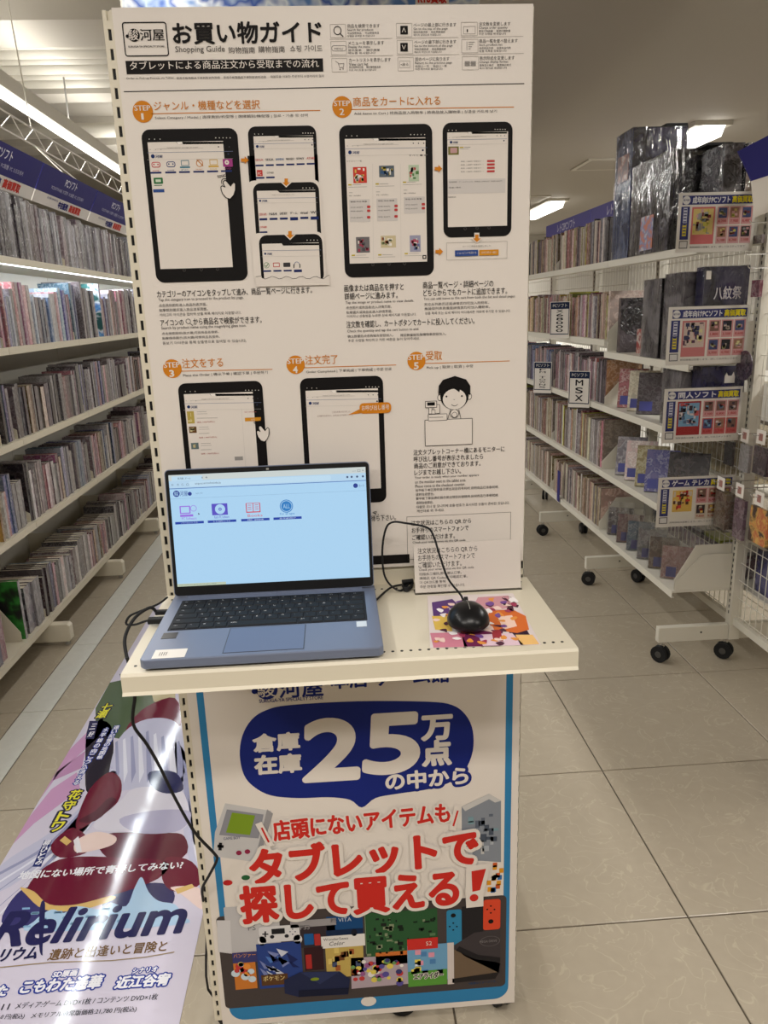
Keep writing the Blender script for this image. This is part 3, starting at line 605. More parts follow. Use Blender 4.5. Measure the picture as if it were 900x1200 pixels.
for e_ in (0,):
    S.line([(307, 294), (376, 293)], 0.0005, (110, 118, 150), 10); S.disc(311, 297.5, 0.0016, (30, 50, 100), 10); S.text('河屋', 313, 299, 319, (30, 50, 100), h=2.6, bold=0.04, L=10); S.line([(307, 301), (376, 300)], 0.0003, (190, 184, 178), 10)
    S.poly([(330, 285.2), (376, 285), (376, 287.4), (332, 288)], (20, 18, 18), 10)
    for k in range(4): S.disc(372 - 4 * k, 281.6, 0.0007, (220, 214, 206), 10)
    S.ring(312.5, 311, 0.0042, 0.0006, (60, 130, 70), 10); S.line([(310.8, 311), (312.2, 312.6), (314.6, 309)], 0.0009, (60, 130, 70), 10)
    S.frame(320, 308, 328, 313, (190, 60, 60), 0.0009, 0.0008, 10); S.rr(332, 308, 340.5, 312.8, (60, 58, 60), 0.001, 10); S.ring(348, 310, 0.004, 0.0007, (60, 80, 140), 10, a0=0, a1=180); S.line([(344.5, 310), (344.5, 314)], 0.0014, K, 10); S.line([(351.5, 309.8), (351.5, 313.6)], 0.0014, K, 10)
    for k in range(4): S.rr(308.5 + 12 * k, 317 - 0.3 * k, 318 + 12 * k, 318.6 - 0.3 * k + (k == 3) * 1.2, NB, 0, 10)
wv = [(300, 324.5), (307, 323.5)] + [(307 + k * 4, 325.5 + 1.6 * math.sin(k * 1.5)) for k in range(19)] + [(383.5, 323.5), (386, 322.5)]
S.poly(wv + [(386, 334), (300, 336)], (222, 214, 206), 11); S.line(wv, 0.0006, K, 12)
arrow(335.5, 213.5, 'd', halo=True, L=10); arrow(340, 275, 'd', halo=True, L=11)
# step 2
tablet(397, 147, 508.5, 322.5, 404, 163, 500.5, 306.5)
nav((437, 456, 474), 310)
S.text('すべて ■ ☰', 479, 183.5, 500, (90, 86, 84), h=2.2, L=4); S.text('カテゴリー一覧', 406, 190, 424, (120, 116, 112), h=1.8, L=4)
th = [(413.5, 196, 430, 214.5, [(196, 60, 50), (46, 80, 140), (210, 180, 90)]), (444, 194.5, 462, 207.5, [(90, 100, 110), (180, 160, 70), (60, 90, 130)]), (478.5, 193.5, 491, 212.5, [(180, 196, 170), (90, 130, 80), (190, 90, 90)]),
      (417, 278, 433.5, 296, [(110, 106, 108), (150, 60, 80), (80, 76, 80)]), (446, 276.5, 464, 290, [(200, 186, 150), (120, 130, 90), (160, 90, 60)]), (480, 276, 493, 295, [(150, 150, 172), (180, 80, 100), (100, 110, 150)])]
rnd = random.Random(3)
for (a, b, c, d, pal) in th:
    S.rr(a, b, c, d, pal[0], 0, 4)
    for q in range(14):
        x = rnd.uniform(a + 1, c - 4); y = rnd.uniform(b + 1, d - 4); S.rr(x, y, x + rnd.uniform(1.5, 4), y + rnd.uniform(1.5, 4), rnd.choice(pal[1:] + [(230, 224, 216)]), 0, 5)
for x in (436.5, 469): S.line([(x, 192), (x + 1, 305)], 0.0003, (196, 190, 184), 4)
for (a, b, cc) in ((408, 216, 3), (440, 215, 3), (472, 213, 2)):
    S.rr(a, b, a + 4, b + 1.5, (190, 170, 40), 0, 4); S.line([(a + 5, b + 0.7), (a + 15, b + 0.4)], 0.0005, (150, 146, 142), 4); S.line([(a, b + 3.6), (a + 22, b + 3)], 0.0005, (150, 146, 142), 4)
    S.line([(a + 1, b + 10), (a + 5, b + 10)], 0.0005, (120, 116, 112), 4); S.text('価格  1,980円(税込)', a + 1, b + 14.5, a + 15, (90, 86, 84), h=1.6, L=4)
    S.rr(a + 1, b + 18, a + 26, b + 18 + 5 + 7 * cc, (204, 198, 194), 0.001, 4)
    for q in range(cc):
        S.rr(a + 22, b + 25 + q * 4.6 + (q == 2) * 3, a + 26, b + 28 + q * 4.6 + (q == 2) * 3, (184, 62, 62), 0.0012, 5); S.text('中古 820円', a + 3, b + 28 + q * 4.6 + (q == 2) * 3, a + 17, (100, 96, 94), h=1.6, L=5)
    S.text('新品 中古 数量', a + 3, b + 21.5, a + 22, (60, 58, 60), h=1.7, L=5)
for (a, b) in ((412, 298.5), (443, 298), (474, 296.5)): S.rr(a, b, a + 4, b + 1.5, (190, 170, 40), 0, 4); S.line([(a + 5, b + 0.7), (a + 17, b + 0.4)], 0.0005, (150, 146, 142), 4); S.line([(a, b + 3.4), (a + 20, b + 3)], 0.0005, (150, 146, 142), 4)
S.rr(495, 299, 499.5, 303.5, K, 0, 5); S.rr(496.2, 300.2, 498.3, 302.3, PW, 0, 6)
arrow(513, 198, 'r'); arrow(514, 295, 'r')
tablet(518.5, 144, 599, 276.5, 524, 155.5, 594, 264.5)
nav((545, 559, 573), 268)
S.rr(525, 172, 537.5, 181.5, (120, 116, 60), 0, 4); S.rr(527.5, 173.5, 535.5, 179.5, (190, 150, 150), 0.001, 5); S.rr(538.5, 172.3, 543, 173.6, (190, 170, 40), 0, 4); S.line([(544, 172.8), (551, 172.6)], 0.0006, GY, 4); S.line([(539, 175), (549, 174.7)], 0.0005, (150, 146, 142), 4)
for q in range(4): S.rr(570.5, 188 - 0.2 + q * 4, 579.5, 190 + q * 4, (190, 66, 66), 0.0006, 5); S.text('新品  1,980円  在庫あり  1', 540, 190.3 + q * 4, 566, (110, 106, 104), h=1.6, L=5)
S.rr(524.5, 210.5, 592, 226, (206, 200, 196), 0, 4); S.text('商品詳細   ゲームジャンル   発売日 1998/3/27   定価 5,800円', 526, 214.5, 588, (120, 116, 114), h=1.7, L=5); S.text('型番 / 備考', 526, 221, 540, (120, 116, 114), h=1.7, L=5); S.text('関連商品', 525, 232, 534, (120, 116, 114), h=1.7, L=5)
arrow(558.5, 279, 'd', halo=True)
S.frame(523, 284.5, 594, 303, (140, 134, 128), 0.0004, 0, 4); S.text('カートに商品を追加しました', 542, 290, 575, (120, 116, 112), h=2.2, L=4)
S.rr(533, 293.5, 560, 299.8, (50, 76, 140), 0, 5); S.text('ショッピングを続ける', 535.5, 298, 558, PW, h=2.6, L=6); S.rr(561.5, 293, 584, 299, (206, 140, 36), 0, 5); S.text('注文手続きへ進む', 563.5, 297.4, 582, PW, h=2.6, L=6)
# body texts
def body(x, y, x1, s_, h=8.2, b=0.012): S.text(s_, x, y, x1, K, h=h, bold=b)
def sm(x, y, x1, s_, h=3.4): S.text(s_, x, y, x1, (60, 56, 56), h=h, bold=0.004)
body(184.5, 349, 366, 'カテゴリーのアイコンをタップして進み、商品一覧ページに行きます。')
sm(186, 354, 286, 'Tap the category icon to proceed to the product list page.', 4.2); sm(186.5, 360, 243, '点击类别图标进入商品列表页面。', 3.6); sm(187, 365.5, 244, '點擊類別圖示進入商品清單頁面。', 3.6); sm(187.5, 371, 283, '카테고리 아이콘을 탭하여 상품 목록 페이지로 이동합니다.', 3.6)
body(188.5, 382, 215.5, 'アイコンの', 7); S.ring(220.7, 376.5, 0.0038, 0.0007, K, 3); S.line([(223, 379), (226, 381.5)], 0.0009, K, 3); body(227, 381, 307, 'から商品名で検索ができます。')
sm(189.5, 387, 289, 'Search by product name using the magnifying glass icon.', 4.2); sm(190, 393, 257, '点击搜索图标(放大镜)可按商品名搜索。', 3.6); sm(190.5, 398.5, 258, '點擊搜尋圖示(放大鏡)可按商品名搜尋。', 3.6); sm(191, 404, 289, '돋보기 아이콘을 통해 상품명으로 검색할 수 있습니다.', 3.6)
body(403.5, 342, 473, '画像または商品名を押すと'); body(404, 351.5, 466, '詳細ページに進みます。')
sm(405, 357, 485, 'Tap the image or product name to view details.', 3.8); sm(405.5, 362.5, 459, '点击图片或商品名进入详情页面。'); sm(406, 368, 460, '點擊圖片或商品名進入詳情頁面。'); sm(406.5, 372.5, 488, '이미지나 상품명을 누르면 상세 페이지로 이동합니다.')
body(495.5, 338.5, 578, '商品一覧ページ・詳細ページの'); body(496, 347.5, 594, 'どちらからでもカートに追加できます。')
sm(496.5, 352.5, 604, 'You can add items to the cart from both the list and detail pages.', 3.8); sm(497, 358.5, 573, '无论从列表页还是详情页均可加入购物车。'); sm(497.5, 363.5, 574, '無論從列表頁還是詳情頁均可加入購物車。'); sm(498, 369, 598, '상품 목록 또는 상세 페이지 어디에서든 카트에 추가할 수 있습니다.')
body(406, 384.5, 556, '注文数を確認し、カートボタンでカートに投入してください。')
sm(407, 390.5, 491, 'Check the quantity and tap the cart button to add.', 4); sm(407.5, 396, 461, '确认数量后点击购物车按钮加入。'); sm(469, 394.5, 523, '確認數量後點擊購物車按鈕加入。'); sm(408, 401, 492, '주문 수량을 확인하고 카트 버튼을 눌러 담아주세요.')
# step 3 and 4 tablets (their feet run down behind the laptop)
tablet(208, 449.5, 318, 600, 215.5, 462, 306, 590)
S.line([(283, 478), (291, 590)], 0.0003, (190, 184, 178), 4)
for (y, pal) in ((482, (180, 160, 80)), (500, (100, 70, 40)), (519, (100, 116, 116))):
    hgt = 14 if y == 482 else 7; S.rr(219 + (y - 482) * 0.13, y, 228.5 + (y - 482) * 0.13, y + hgt, pal, 0, 4)
    for q in range(4): S.rr(220 + (y - 482) * 0.13 + rnd.uniform(0, 5), y + 1 + rnd.uniform(0, hgt - 4), 223 + (y - 482) * 0.13 + rnd.uniform(0, 3), y + 4 + rnd.uniform(0, hgt - 5), (214, 200, 150), 0, 5)
    x = 231 + (y - 482) * 0.13
    S.line([(x, y + 0.5), (x + 11, y + 0.2)], 0.0006, (150, 146, 142), 4); S.line([(x, y + 3), (x + 12, y + 2.7)], 0.0005, (150, 146, 142), 4); S.line([(x, y + 8), (x + (24 if y == 482 else 12), y + 7.6)], 0.0005, (120, 116, 112), 4); S.text('価格 1,980円(税込)', x, y + 14, x + 21, (170, 84, 80), h=2.2, L=4)
S.text('合計 7,040円(税込)', 286.5, 484, 300.5, (170, 84, 80), h=2.2, L=4); S.rr(287, 489.5, 306, 493, (206, 140, 36), 0, 4); S.text('注文', 294, 492.5, 299, PW, h=2, L=5); S.rr(275, 535, 285, 539, (150, 146, 142), 0, 4)
hand(303.5, 500, 0.85)
tablet(351, 443.5, 453, 588, 358, 458, 446.5, 572)
S.text('ご注文を受け付けました。', 389, 484, 411, (150, 120, 116), h=2.2, L=4); S.text('注文番号をお控えの上、お呼び出しまでお待ちください。', 372, 488.5, 414, (150, 120, 116), h=2, L=4)
S.poly([(408, 486), (421, 479.5), (424, 484)], OR, 6); S.rr(421, 472.5, 458.5, 483.5, OR, 0.0065, 6); S.text('お呼び出し番号', 424, 481, 456, PW, h=6, bold=0.01, L=7)
body(438, 604, 444, 'で、', 5); body(430, 611, 464, 'お待ち下さい。', 7); S.text('で、', 421, 603, 441, K, h=6)
# step 5 clerk drawing
LK = (20, 18, 18)
S.disc(532.5, 463, 0.0235, LK, 3); S.disc(532.5, 467, 0.0205, LK, 4, sy=0.87); S.disc(532.5, 467.6, 0.0192, PW, 5, sy=0.87)
S.disc(515.5, 466, 0.0042, LK, 2, sy=1.3); S.disc(515.5, 466, 0.0034, PW, 3, sy=1.3); S.disc(549.8, 464.5, 0.0042, LK, 2, sy=1.3); S.disc(549.8, 464.5, 0.0034, PW, 3, sy=1.3)
S.poly([(513.6, 463), (518, 459), (524, 456.8), (529.5, 454.5), (534, 456.6), (538, 459.6), (539, 456), (546, 459.5), (550.8, 463), (551, 452), (546, 444.5), (533, 440.5), (519, 445), (514, 452)], LK, 6)
S.disc(523, 464.5, 0.0015, LK, 7); S.disc(541, 464, 0.0015, LK, 7); S.ring(532, 467.5, 0.0013, 0.0005, LK, 7, a0=180, a1=360, n=6); S.ring(532.5, 471, 0.0066, 0.0009, LK, 7, a0=215, a1=325, n=10)
S.ring(532.5, 484.5, 0.0072, 0.0008, LK, 4); S.disc(532.5, 484.5, 0.0066, PW, 3); S.ring(532.5, 486, 0.0046, 0.0007, LK, 4); S.line([(528, 480), (524.5, 491)], 0.0008, LK, 4); S.line([(537.5, 480), (540, 490.5)], 0.0008, LK, 4)
S.frame(497.5, 492, 553.5, 520.5, LK, 0.0009, 0.0004, 5, fill=PW)
S.frame(498, 470, 512, 477.5, LK, 0.0009, 0.0006, 5, fill=PW); S.rr(500.5, 471.5, 509.5, 475, LK, 0, 6); S.frame(502, 477.5, 506.5, 485, LK, 0.0008, 0, 5, fill=PW); S.frame(508, 474, 515.5, 484.5, LK, 0.0008, 0.0006, 4, fill=PW); S.frame(505.5, 480, 510, 485, LK, 0.0006, 0, 6, fill=PW)
S.frame(501.5, 485.3, 524, 492.5, LK, 0.0008, 0.001, 6, fill=PW); S.line([(503, 489), (519, 488.6)], 0.0007, LK, 7)
for k, (s_, x1) in enumerate((('注文タブレットコーナー横にあるモニターに', 591), ('呼び出し番号が表示されましたら', 566), ('商品のご用意ができております。', 563), ('レジまでお越し下さい。', 540))): body(484.5 + k * 0.4, 533.5 + k * 7.9, x1, s_, 6.6)
for k, (s_, x1) in enumerate((('Your order is ready when your number appears', 561), ('on the monitor next to the tablet area.', 546), ('Please come to the checkout counter.', 545), ('当平板下单区旁的显示屏出现您的号码时,说明商品已准备就绪,', 584), ('请前往收银台。', 509), ('當平板下單區旁的顯示屏出現您的號碼時,說明商品已準備就緒,', 584), ('請前往收銀台。', 508), ('태블릿 코너 옆 모니터에 호출 번호가 표시되면 상품이 준비된 것입니다.', 597), ('계산대로 와 주세요.', 521))): sm(486 + k * 0.3, 561.8 + k * 4.85, x1, s_, 3.5)
S.frame(476.5, 605.5, 598, 650, (110, 104, 100), 0.0006, 0, 1)
body(482, 616.5, 552, '注文状況はこちらの QR から', 6.4, 0.008); body(482.5, 624.6, 549, 'お手持ちのスマートフォンで', 6.4, 0.008); body(483, 633, 533, 'ご確認いただけます。', 6.4, 0.008); sm(483.5, 637.5, 546, 'Check your order status via this QR code.', 3.2)
S.rr(352, 655.5, 480, 659.5, K, 0, 1)
S.build(up)
# ------------------------------------------------- lower poster
lo = MB().box((PX0 + 0.001, YP - 0.0006, 0.075), (PX1 - 0.0005, YP, 0.966), PAPER).build('poster')
tag(lo, 'blue framed poster about 250,000 items with red slogan below the shelf', 'poster')
S = Sheet((0, YP - 0.0007, 0), (1, 0, 0), (0, 0, 1)); BL = (52, 128, 178); DB = (26, 40, 120); RED = (200, 46, 38)
P_ = lambda x, y: S.px(x, y)
x0, b0 = P_(262.5, 1193); x0 = S.px(230, 813)[0]; x1 = S.px(596.5, 1100)[0]; bb = S.px(430, 1183)[1]; bi = S.px(430, 1155)[1]; tp = 0.99
S.rrm(x0, bb, x1, 0.96, BL, 0.03, 0, 'printed_artwork', 8)
S.rrm(x0 + 0.0125, bi, x1 - 0.0125, 0.965, PW, 0.012, 1, 'printed_artwork', 6)
S.disc(432, 1173, 0.0155, PW, 2, sy=0.8)
logo(S, 296, 792, 379, 830, DB, L=4, small=False); S.text('SURUGA-YA SPECIALTY STORE', 304, 823.5, 379, DB, h=4.2, bold=0.02)
S.text('本店 ゲーム館', 388, 807, 526, DB, h=20, bold=0.03)
# blue speech lozenge
def cap(cx0, cx1, cy, r_px, col, L):
    a0, b = S.px(cx0, cy); a1 = S.px(cx1, cy)[0]; r = abs(S.px(cx0, cy + r_px)[1] - b); q = []
    for k in range(13): an = math.radians(-90 - 180 * k / 12 + 0); q.append((a0 + r * math.cos(an), b + r * math.sin(an)))
    for k in range(13): an = math.radians(90 - 180 * k / 12); q.append((a1 + r * math.cos(an), b + r * math.sin(an)))
    S.poly(q, col, L, px=False)
S.poly([(281, 885), (284, 862), (295, 843), (312, 832), (340, 826), (420, 821.5), (500, 822), (530, 826), (546, 838), (554, 856), (554, 880), (545, 902), (530, 915), (505, 924), (465, 930), (440, 935), (424, 946), (410, 937), (385, 934), (350, 935), (318, 932), (298, 922), (286, 908)], DB, 2, smooth=True)
S.text('倉庫', 298, 881, 351, PW, h=20, bold=0.05, rot=3.6); S.text('在庫', 300, 907, 353, PW, h=21, bold=0.05, rot=3.6)
S.text('2', 358, 914, 419, PW, h=68, bold=0.035, rot=3.6, shear=0.05); S.text('5', 428, 906, 489, PW, h=66, bold=0.035, rot=3.6, shear=0.05)
S.text('万', 495, 867, 529, PW, h=27, bold=0.05, rot=3.6); S.text('点', 496, 897, 528, PW, h=28, bold=0.05, rot=3.6)
S.text('の中から', 453, 926, 548, PW, h=20, bold=0.04, rot=5, L=4, stroke=DB, sw=0.16)
# goods collage (generic stand-ins)
S.rr(253, 1074, 592, 1155, (72, 64, 62), 0.01, 2)
S.poly([(264, 941), (318, 950), (300, 1010), (250, 1003), (252, 975)], (196, 194, 194), 2); S.poly([(313, 948), (320, 953), (303, 1010), (298, 1010)], (150, 148, 150), 3)
S.poly([(266, 948), (309, 954), (303, 982), (257, 978)], (140, 140, 148), 4); S.poly([(272, 951.5), (299, 955), (293, 978), (265, 975)], (122, 150, 40), 5)
S.text('GAME BOY', 262, 984, 282, (70, 74, 110), h=3.2, L=4); S.disc(280, 999, 0.0052, (140, 40, 70), 4); S.disc(290, 997.5, 0.0052, (140, 40, 70), 4); S.line([(256, 991), (261, 991.5)], 0.006, (30, 30, 34), 4); S.line([(258.5, 988), (258, 995)], 0.006, (30, 30, 34), 4)
for k in range(12): S.line([(318 + k, 960 + k), (310 + k, 1000)], 0.0005, (210, 206, 202), 2)
S.poly([(541, 945), (573, 930), (587, 938), (587, 1010), (556, 1008), (541, 990)], (134, 140, 150), 2)
for k in range(22):
    x = rnd.uniform(545, 578); y = rnd.uniform(948, 998); S.rr(x, y, x + rnd.uniform(3, 9), y + rnd.uniform(2, 9), rnd.choice([(96, 104, 118), (168, 174, 182), (74, 82, 96), (120, 150, 160), (190, 190, 190)]), 0, 3)
S.poly([(541, 945), (573, 930), (587, 938), (580, 940), (573, 936), (545, 950)], (200, 198, 196), 4)
for (x, y, c, s_) in ((262, 1034, (188, 40, 40), 1), (283, 1028, (40, 96, 56), 0.9)):       # two plain coloured caps, no figures
    S.disc(x + 5, y, 0.009 * s_, c, 3, sy=0.7)
for k in range(16): x = rnd.uniform(570, 585); y = rnd.uniform(1010, 1045); S.rr(x, y, x + 5, y + 5, rnd.choice([(220, 150, 40), (60, 110, 170), (200, 90, 40), (230, 220, 200)]), 0, 3)
S.rr(262, 1063, 330, 1112, (190, 188, 190), 0.002, 3); S.poly([(254, 1078), (270, 1078), (272, 1117), (256, 1115)], (206, 204, 206), 4); S.text('PS', 291, 1090, 300, (110, 110, 116), h=6, L=4)
S.rr(303, 1086, 352, 1101, (214, 212, 214), 0.006, 5); S.disc(307, 1102, 0.0085, (214, 212, 214), 5, sy=1.3); S.disc(349, 1100, 0.0085, (214, 212, 214), 5, sy=1.3); S.rr(318, 1088, 334, 1093, (30, 30, 34), 0.001, 6)
for (x, y) in ((319, 1097), (336, 1096)): S.disc(x, y, 0.0042, (40, 40, 46), 6)
S.line([(308, 1094), (314, 1094)], 0.003, (50, 50, 56), 6); S.line([(311, 1091), (311, 1097)], 0.003, (50, 50, 56), 6)
for k in range(4): S.disc(343 + 3 * math.cos(k * 1.57), 1091 + 3 * math.sin(k * 1.57), 0.0014, (70, 80, 110), 6)
S.rr(340, 1079, 394, 1107, (52, 44, 48), 0, 4); S.rr(340, 1079, 394, 1083, (150, 146, 148), 0, 5); S.text('PS3', 352, 1089, 363, (150, 146, 150), h=5, L=5); S.rr(356, 1094, 368, 1106, (30, 90, 150), 0.002, 5); S.rr(368, 1094, 376, 1107, (170, 50, 48), 0.002, 5)
S.rr(382, 1074, 426, 1099, (24, 70, 120), 0, 4); S.text('PS VITA', 388, 1080.5, 412, (190, 200, 214), h=4.6, L=5); S.rr(382, 1090, 426, 1099, (20, 40, 72), 0, 5); S.disc(415, 1092, 0.006, (26, 28, 40), 6, sy=1.4)
S.rr(376, 1097, 428, 1107, (224, 220, 216), 0, 6); S.text('WonderSwan', 379, 1102, 408, K, h=3, L=7); S.text('Color', 386, 1107.5, 404, K, h=4.6, L=7, shear=0.3)
S.rr(381, 1108, 427, 1142, (190, 164, 90), 0, 5)
for k in range(14): x = rnd.uniform(383, 420); y = rnd.uniform(1110, 1136); S.rr(x, y, x + 6, y + 6, rnd.choice([(110, 70, 40), (214, 190, 110), (70, 80, 110), (160, 90, 50)]), 0.001, 6)
S.rr(427, 1070, 513, 1122, (46, 86, 52), 0, 4)
for k in range(60): x = rnd.uniform(429, 508); y = rnd.uniform(1074, 1118); S.rr(x, y, x + rnd.uniform(1.5, 7), y + rnd.uniform(1.2, 4), rnd.choice([(24, 40, 28), (90, 120, 84), (130, 140, 110), (30, 34, 30)]), 0, 5)
S.rr(427, 1071, 430, 1120, (120, 140, 110), 0, 5)
S.rr(523, 1066, 541, 1106, (50, 130, 170), 0.006, 5); S.rr(541, 1062, 566, 1104, (38, 36, 38), 0, 5); S.rr(566, 1054, 586, 1088, (214, 74, 46), 0.006, 5); S.disc(531, 1072, 0.005, K, 6); S.disc(575, 1079, 0.0052, K, 6)
for (cx, cy) in ((531, 1085), (575, 1065)):
    for k in range(4): S.disc(cx + 4.2 * math.cos(k * 1.57), cy + 4 * math.sin(k * 1.57), 0.0018, K, 6)
S.poly([(530, 1108), (556, 1092), (586, 1088), (586, 1140), (545, 1120)], (64, 58, 60), 6); S.ring(574, 1102, 0.02, 0.0012, (104, 98, 98), 7, sy=0.62); S.poly([(538, 1108), (560, 1118), (586, 1121), (586, 1127), (556, 1123), (534, 1113)], (34, 32, 34), 7); S.text('MEGA DRIVE', 562, 1104, 582, (130, 124, 124), h=2.6, L=8)
S.poly([(532, 1112), (586, 1128), (584, 1140), (532, 1146)], (110, 92, 74), 6); S.poly([(530, 1146), (585, 1138), (580, 1146), (530, 1151)], (40, 36, 36), 7)
S.rr(477, 1108, 532, 1146, (110, 160, 196), 0, 6); S.rr(477, 1100, 513, 1110, (200, 50, 44), 0, 7); S.text('S2', 499, 1107, 506, PW, h=4.6, L=8); S.rr(524, 1104, 532, 1152, (210, 200, 196), 0, 7)
for k in range(12): x = rnd.uniform(480, 514); y = rnd.uniform(1112, 1136); S.rr(x, y, x + 7, y + 5, rnd.choice([(222, 150, 170), (230, 210, 90), (220, 226, 232), (80, 130, 180)]), 0.001, 7)
S.rr(478, 1138, 524, 1152, (90, 150, 60), 0, 7); S.text('エアライダー', 485, 1147, 519, K, h=7, bold=0.05, L=9, stroke=PW, sw=0.12)
S.poly([(411, 1122), (477, 1118), (479, 1152), (412, 1158)], (176, 160, 170), 5); S.rr(440, 1116, 478, 1128, (200, 110, 50), 0, 5)
for k in range(46): x = rnd.uniform(413, 472); y = rnd.uniform(1122, 1151); S.disc(x, y, rnd.uniform(0.003, 0.0075), rnd.choice([(190, 60, 60), (90, 80, 150), (220, 200, 90), (110, 150, 90), (230, 224, 220), (150, 90, 140), (60, 60, 110)]), 6 + k % 3, n=12)
S.rr(300, 1106, 356, 1154, (44, 66, 132), 0, 5)
for k in range(18): x = rnd.uniform(302, 340); y = rnd.uniform(1108, 1140); S.poly([(x, y), (x + 14, y + rnd.uniform(2, 10)), (x + 6, y + rnd.uniform(6, 14))], rnd.choice([(30, 40, 90), (120, 130, 180), (80, 120, 190), (200, 204, 220)]), 6)
S.rr(306, 1142, 338, 1152, (90, 60, 36), 0, 7); S.text('ポケモン', 309, 1149, 334, (214, 190, 130), h=6, L=8, bold=0.03)
S.rr(272, 1116, 302, 1157, (200, 120, 50), 0, 6); S.rr(272, 1116, 302, 1126, (60, 60, 110), 0, 7); S.text('パンツァー', 274, 1122, 300, (220, 150, 70), h=5, L=8)
for k in range(14): x = rnd.uniform(274, 296); y = rnd.uniform(1128, 1150); S.disc(x, y, rnd.uniform(0.004, 0.009), rnd.choice([(226, 140, 60), (216, 190, 110), (200, 214, 224), (190, 60, 60)]), 7 + k % 2, n=12)
S.poly([(333, 1147), (352, 1138), (398, 1137), (410, 1146), (408, 1164), (350, 1167), (334, 1163)], (36, 42, 72), 9); S.poly([(352, 1138), (398, 1137), (375, 1152)], (46, 54, 90), 10); S.disc(369, 1146, 0.0088, (128, 146, 40), 11, sy=0.45); S.poly([(350, 1167), (408, 1163), (409, 1156), (350, 1159)], (24, 28, 50), 11)
S.rr(356, 1110, 380, 1135, (52, 28, 32), 0, 6); S.rr(358, 1118, 366, 1134, (170, 46, 44), 0.001, 7)
S.text('※画像はイメージです。', 549, 1153.5, 582, (24, 60, 100), h=3, L=4)
# slogan
for (s_, a, b, c, hh, rot) in (('店頭にないアイテムも', 322, 984, 527, 23, 6.2),):
    S.text(s_, a, b, c, RED, h=hh, bold=0.045, rot=rot, L=14, stroke=PW, sw=0.11)
S.line([(307, 969), (315, 985)], 0.0035, RED, 14); S.line([(536, 949), (531, 966)], 0.0035, RED, 14)
S.line([(536, 945), (530, 970)], 0.013, PW, 12); S.line([(304, 965), (317, 989)], 0.013, PW, 12)
S.text('タブレットで', 297, 1036, 559, RED, h=42, bold=0.05, rot=5.6, L=16, stroke=PW, sw=0.1)
S.text('探して買える', 286, 1080, 536, RED, h=42, bold=0.05, rot=5.0, L=18, stroke=PW, sw=0.1)
S.poly([(552, 1019), (569, 1016), (562, 1041), (553, 1043)], RED, 18); S.disc(555, 1050, 0.0085, RED, 18); S.poly([(546, 1013), (575, 1010), (566, 1047), (566, 1060), (546, 1062), (545, 1046)], PW, 17)
S.build(lo)
# ================================================================= LAPTOP
LZ = 1.0208
lap = thing('laptop', 'blue laptop open on the cream shelf showing a shop web page', 'laptop', (-0.115, 1.04, SZ))
LX0, LX1, LY0, LY1 = -0.2775, 0.0475, 0.918, 1.158
mb = MB(); hh = [(LX0, LY0 + 0.006), (LX0 + 0.006, LY0), (LX1 - 0.006, LY0), (LX1, LY0 + 0.006), (LX1, LY1), (LX0, LY1)]
# base keeps inside the shelf: front overhang is real in the photo by nothing, so shift it onto the board
DY = 0.013
hh = [(a, b + DY) for a, b in hh]; LY0 += DY; LY1 += 0.004
base_m = MB().prism(hh, 'z', SZ + 0.0045, LZ, LAPB); base = base_m.build('base', lap, bevel=0.0015)
for x in (-0.25, -0.115, 0.02):
    for y in (LY0 + 0.02, LY1 - 0.03): MB().cyl((x, y, SZ + 0.0025), 0.006, 0.0048, 'z', RUBBER, 12).build('foot', lap)
mb = MB()
for k in range(34): mb.box((-0.255 + k * 0.0085, LY0 + 0.012, SZ + 0.0012), (-0.251 + k * 0.0085, LY0 + 0.016, SZ + 0.0046), BLACK)
v_ = mb.build('bottom_vent', lap); v_['kind'] = 'stuff'
D = Sheet((0, 0, LZ + 0.0001), (1, 0, 0), (0, 1, 0), step=0.0001)
kx0 = -0.2575; kx1 = 0.0272; ky0 = 1.0275; ky1 = 1.139
MB().box((kx0 - 0.0025, ky0 - 0.0025, LZ + 0.00005), (kx1 + 0.0025, ky1 + 0.0025, LZ + 0.0004), mat('key_well', (0.02, 0.022, 0.028), 0.6)).build('keyboard', lap)
kb = lap.children[-1]
KEY = mat('key_cap', (0.012, 0.013, 0.016), 0.5); KEY.node_tree.nodes['Principled BSDF'].inputs['Specular IOR Level'].default_value = 0.15; MATS['key_well'].node_tree.nodes['Principled BSDF'].inputs['Specular IOR Level'].default_value = 0.15
rows = [(14, [1] * 15, 0.8), (15, [1.0] * 13 + [0.9, 1.1], 1), (14, [1.4] + [1] * 12 + [1.6], 1), (13, [1.75] + [1] * 12 + [1.25], 1), (12, [2.2] + [1] * 11 + [1, 0.8], 1), (10, [1.25, 1, 1.1, 1, 5.4, 1, 1, 1, 1.15, 1.1], 1)]
legends = ['Esc|F1|F2|F3|F4|F5|F6|F7|F8|F9|F10|F11|F12|Del|Ins', '半|1|2|3|4|5|6|7|8|9|0|-|^|¥|BS', 'Tab|Q|W|E|R|T|Y|U|I|O|P|@|[|Ent', 'Caps|A|S|D|F|G|H|J|K|L|;|:|]|Ent', 'Shift|Z|X|C|V|B|N|M|,|.|/|_|↑|Sh', 'Ctrl|Fn|⊞|Alt|無変換|変換|かな|←|↓|→']
tot_h = sum(r[2] for r in rows); yy = ky1; uh = (ky1 - ky0) / tot_h; leg = MB()
KM = {}
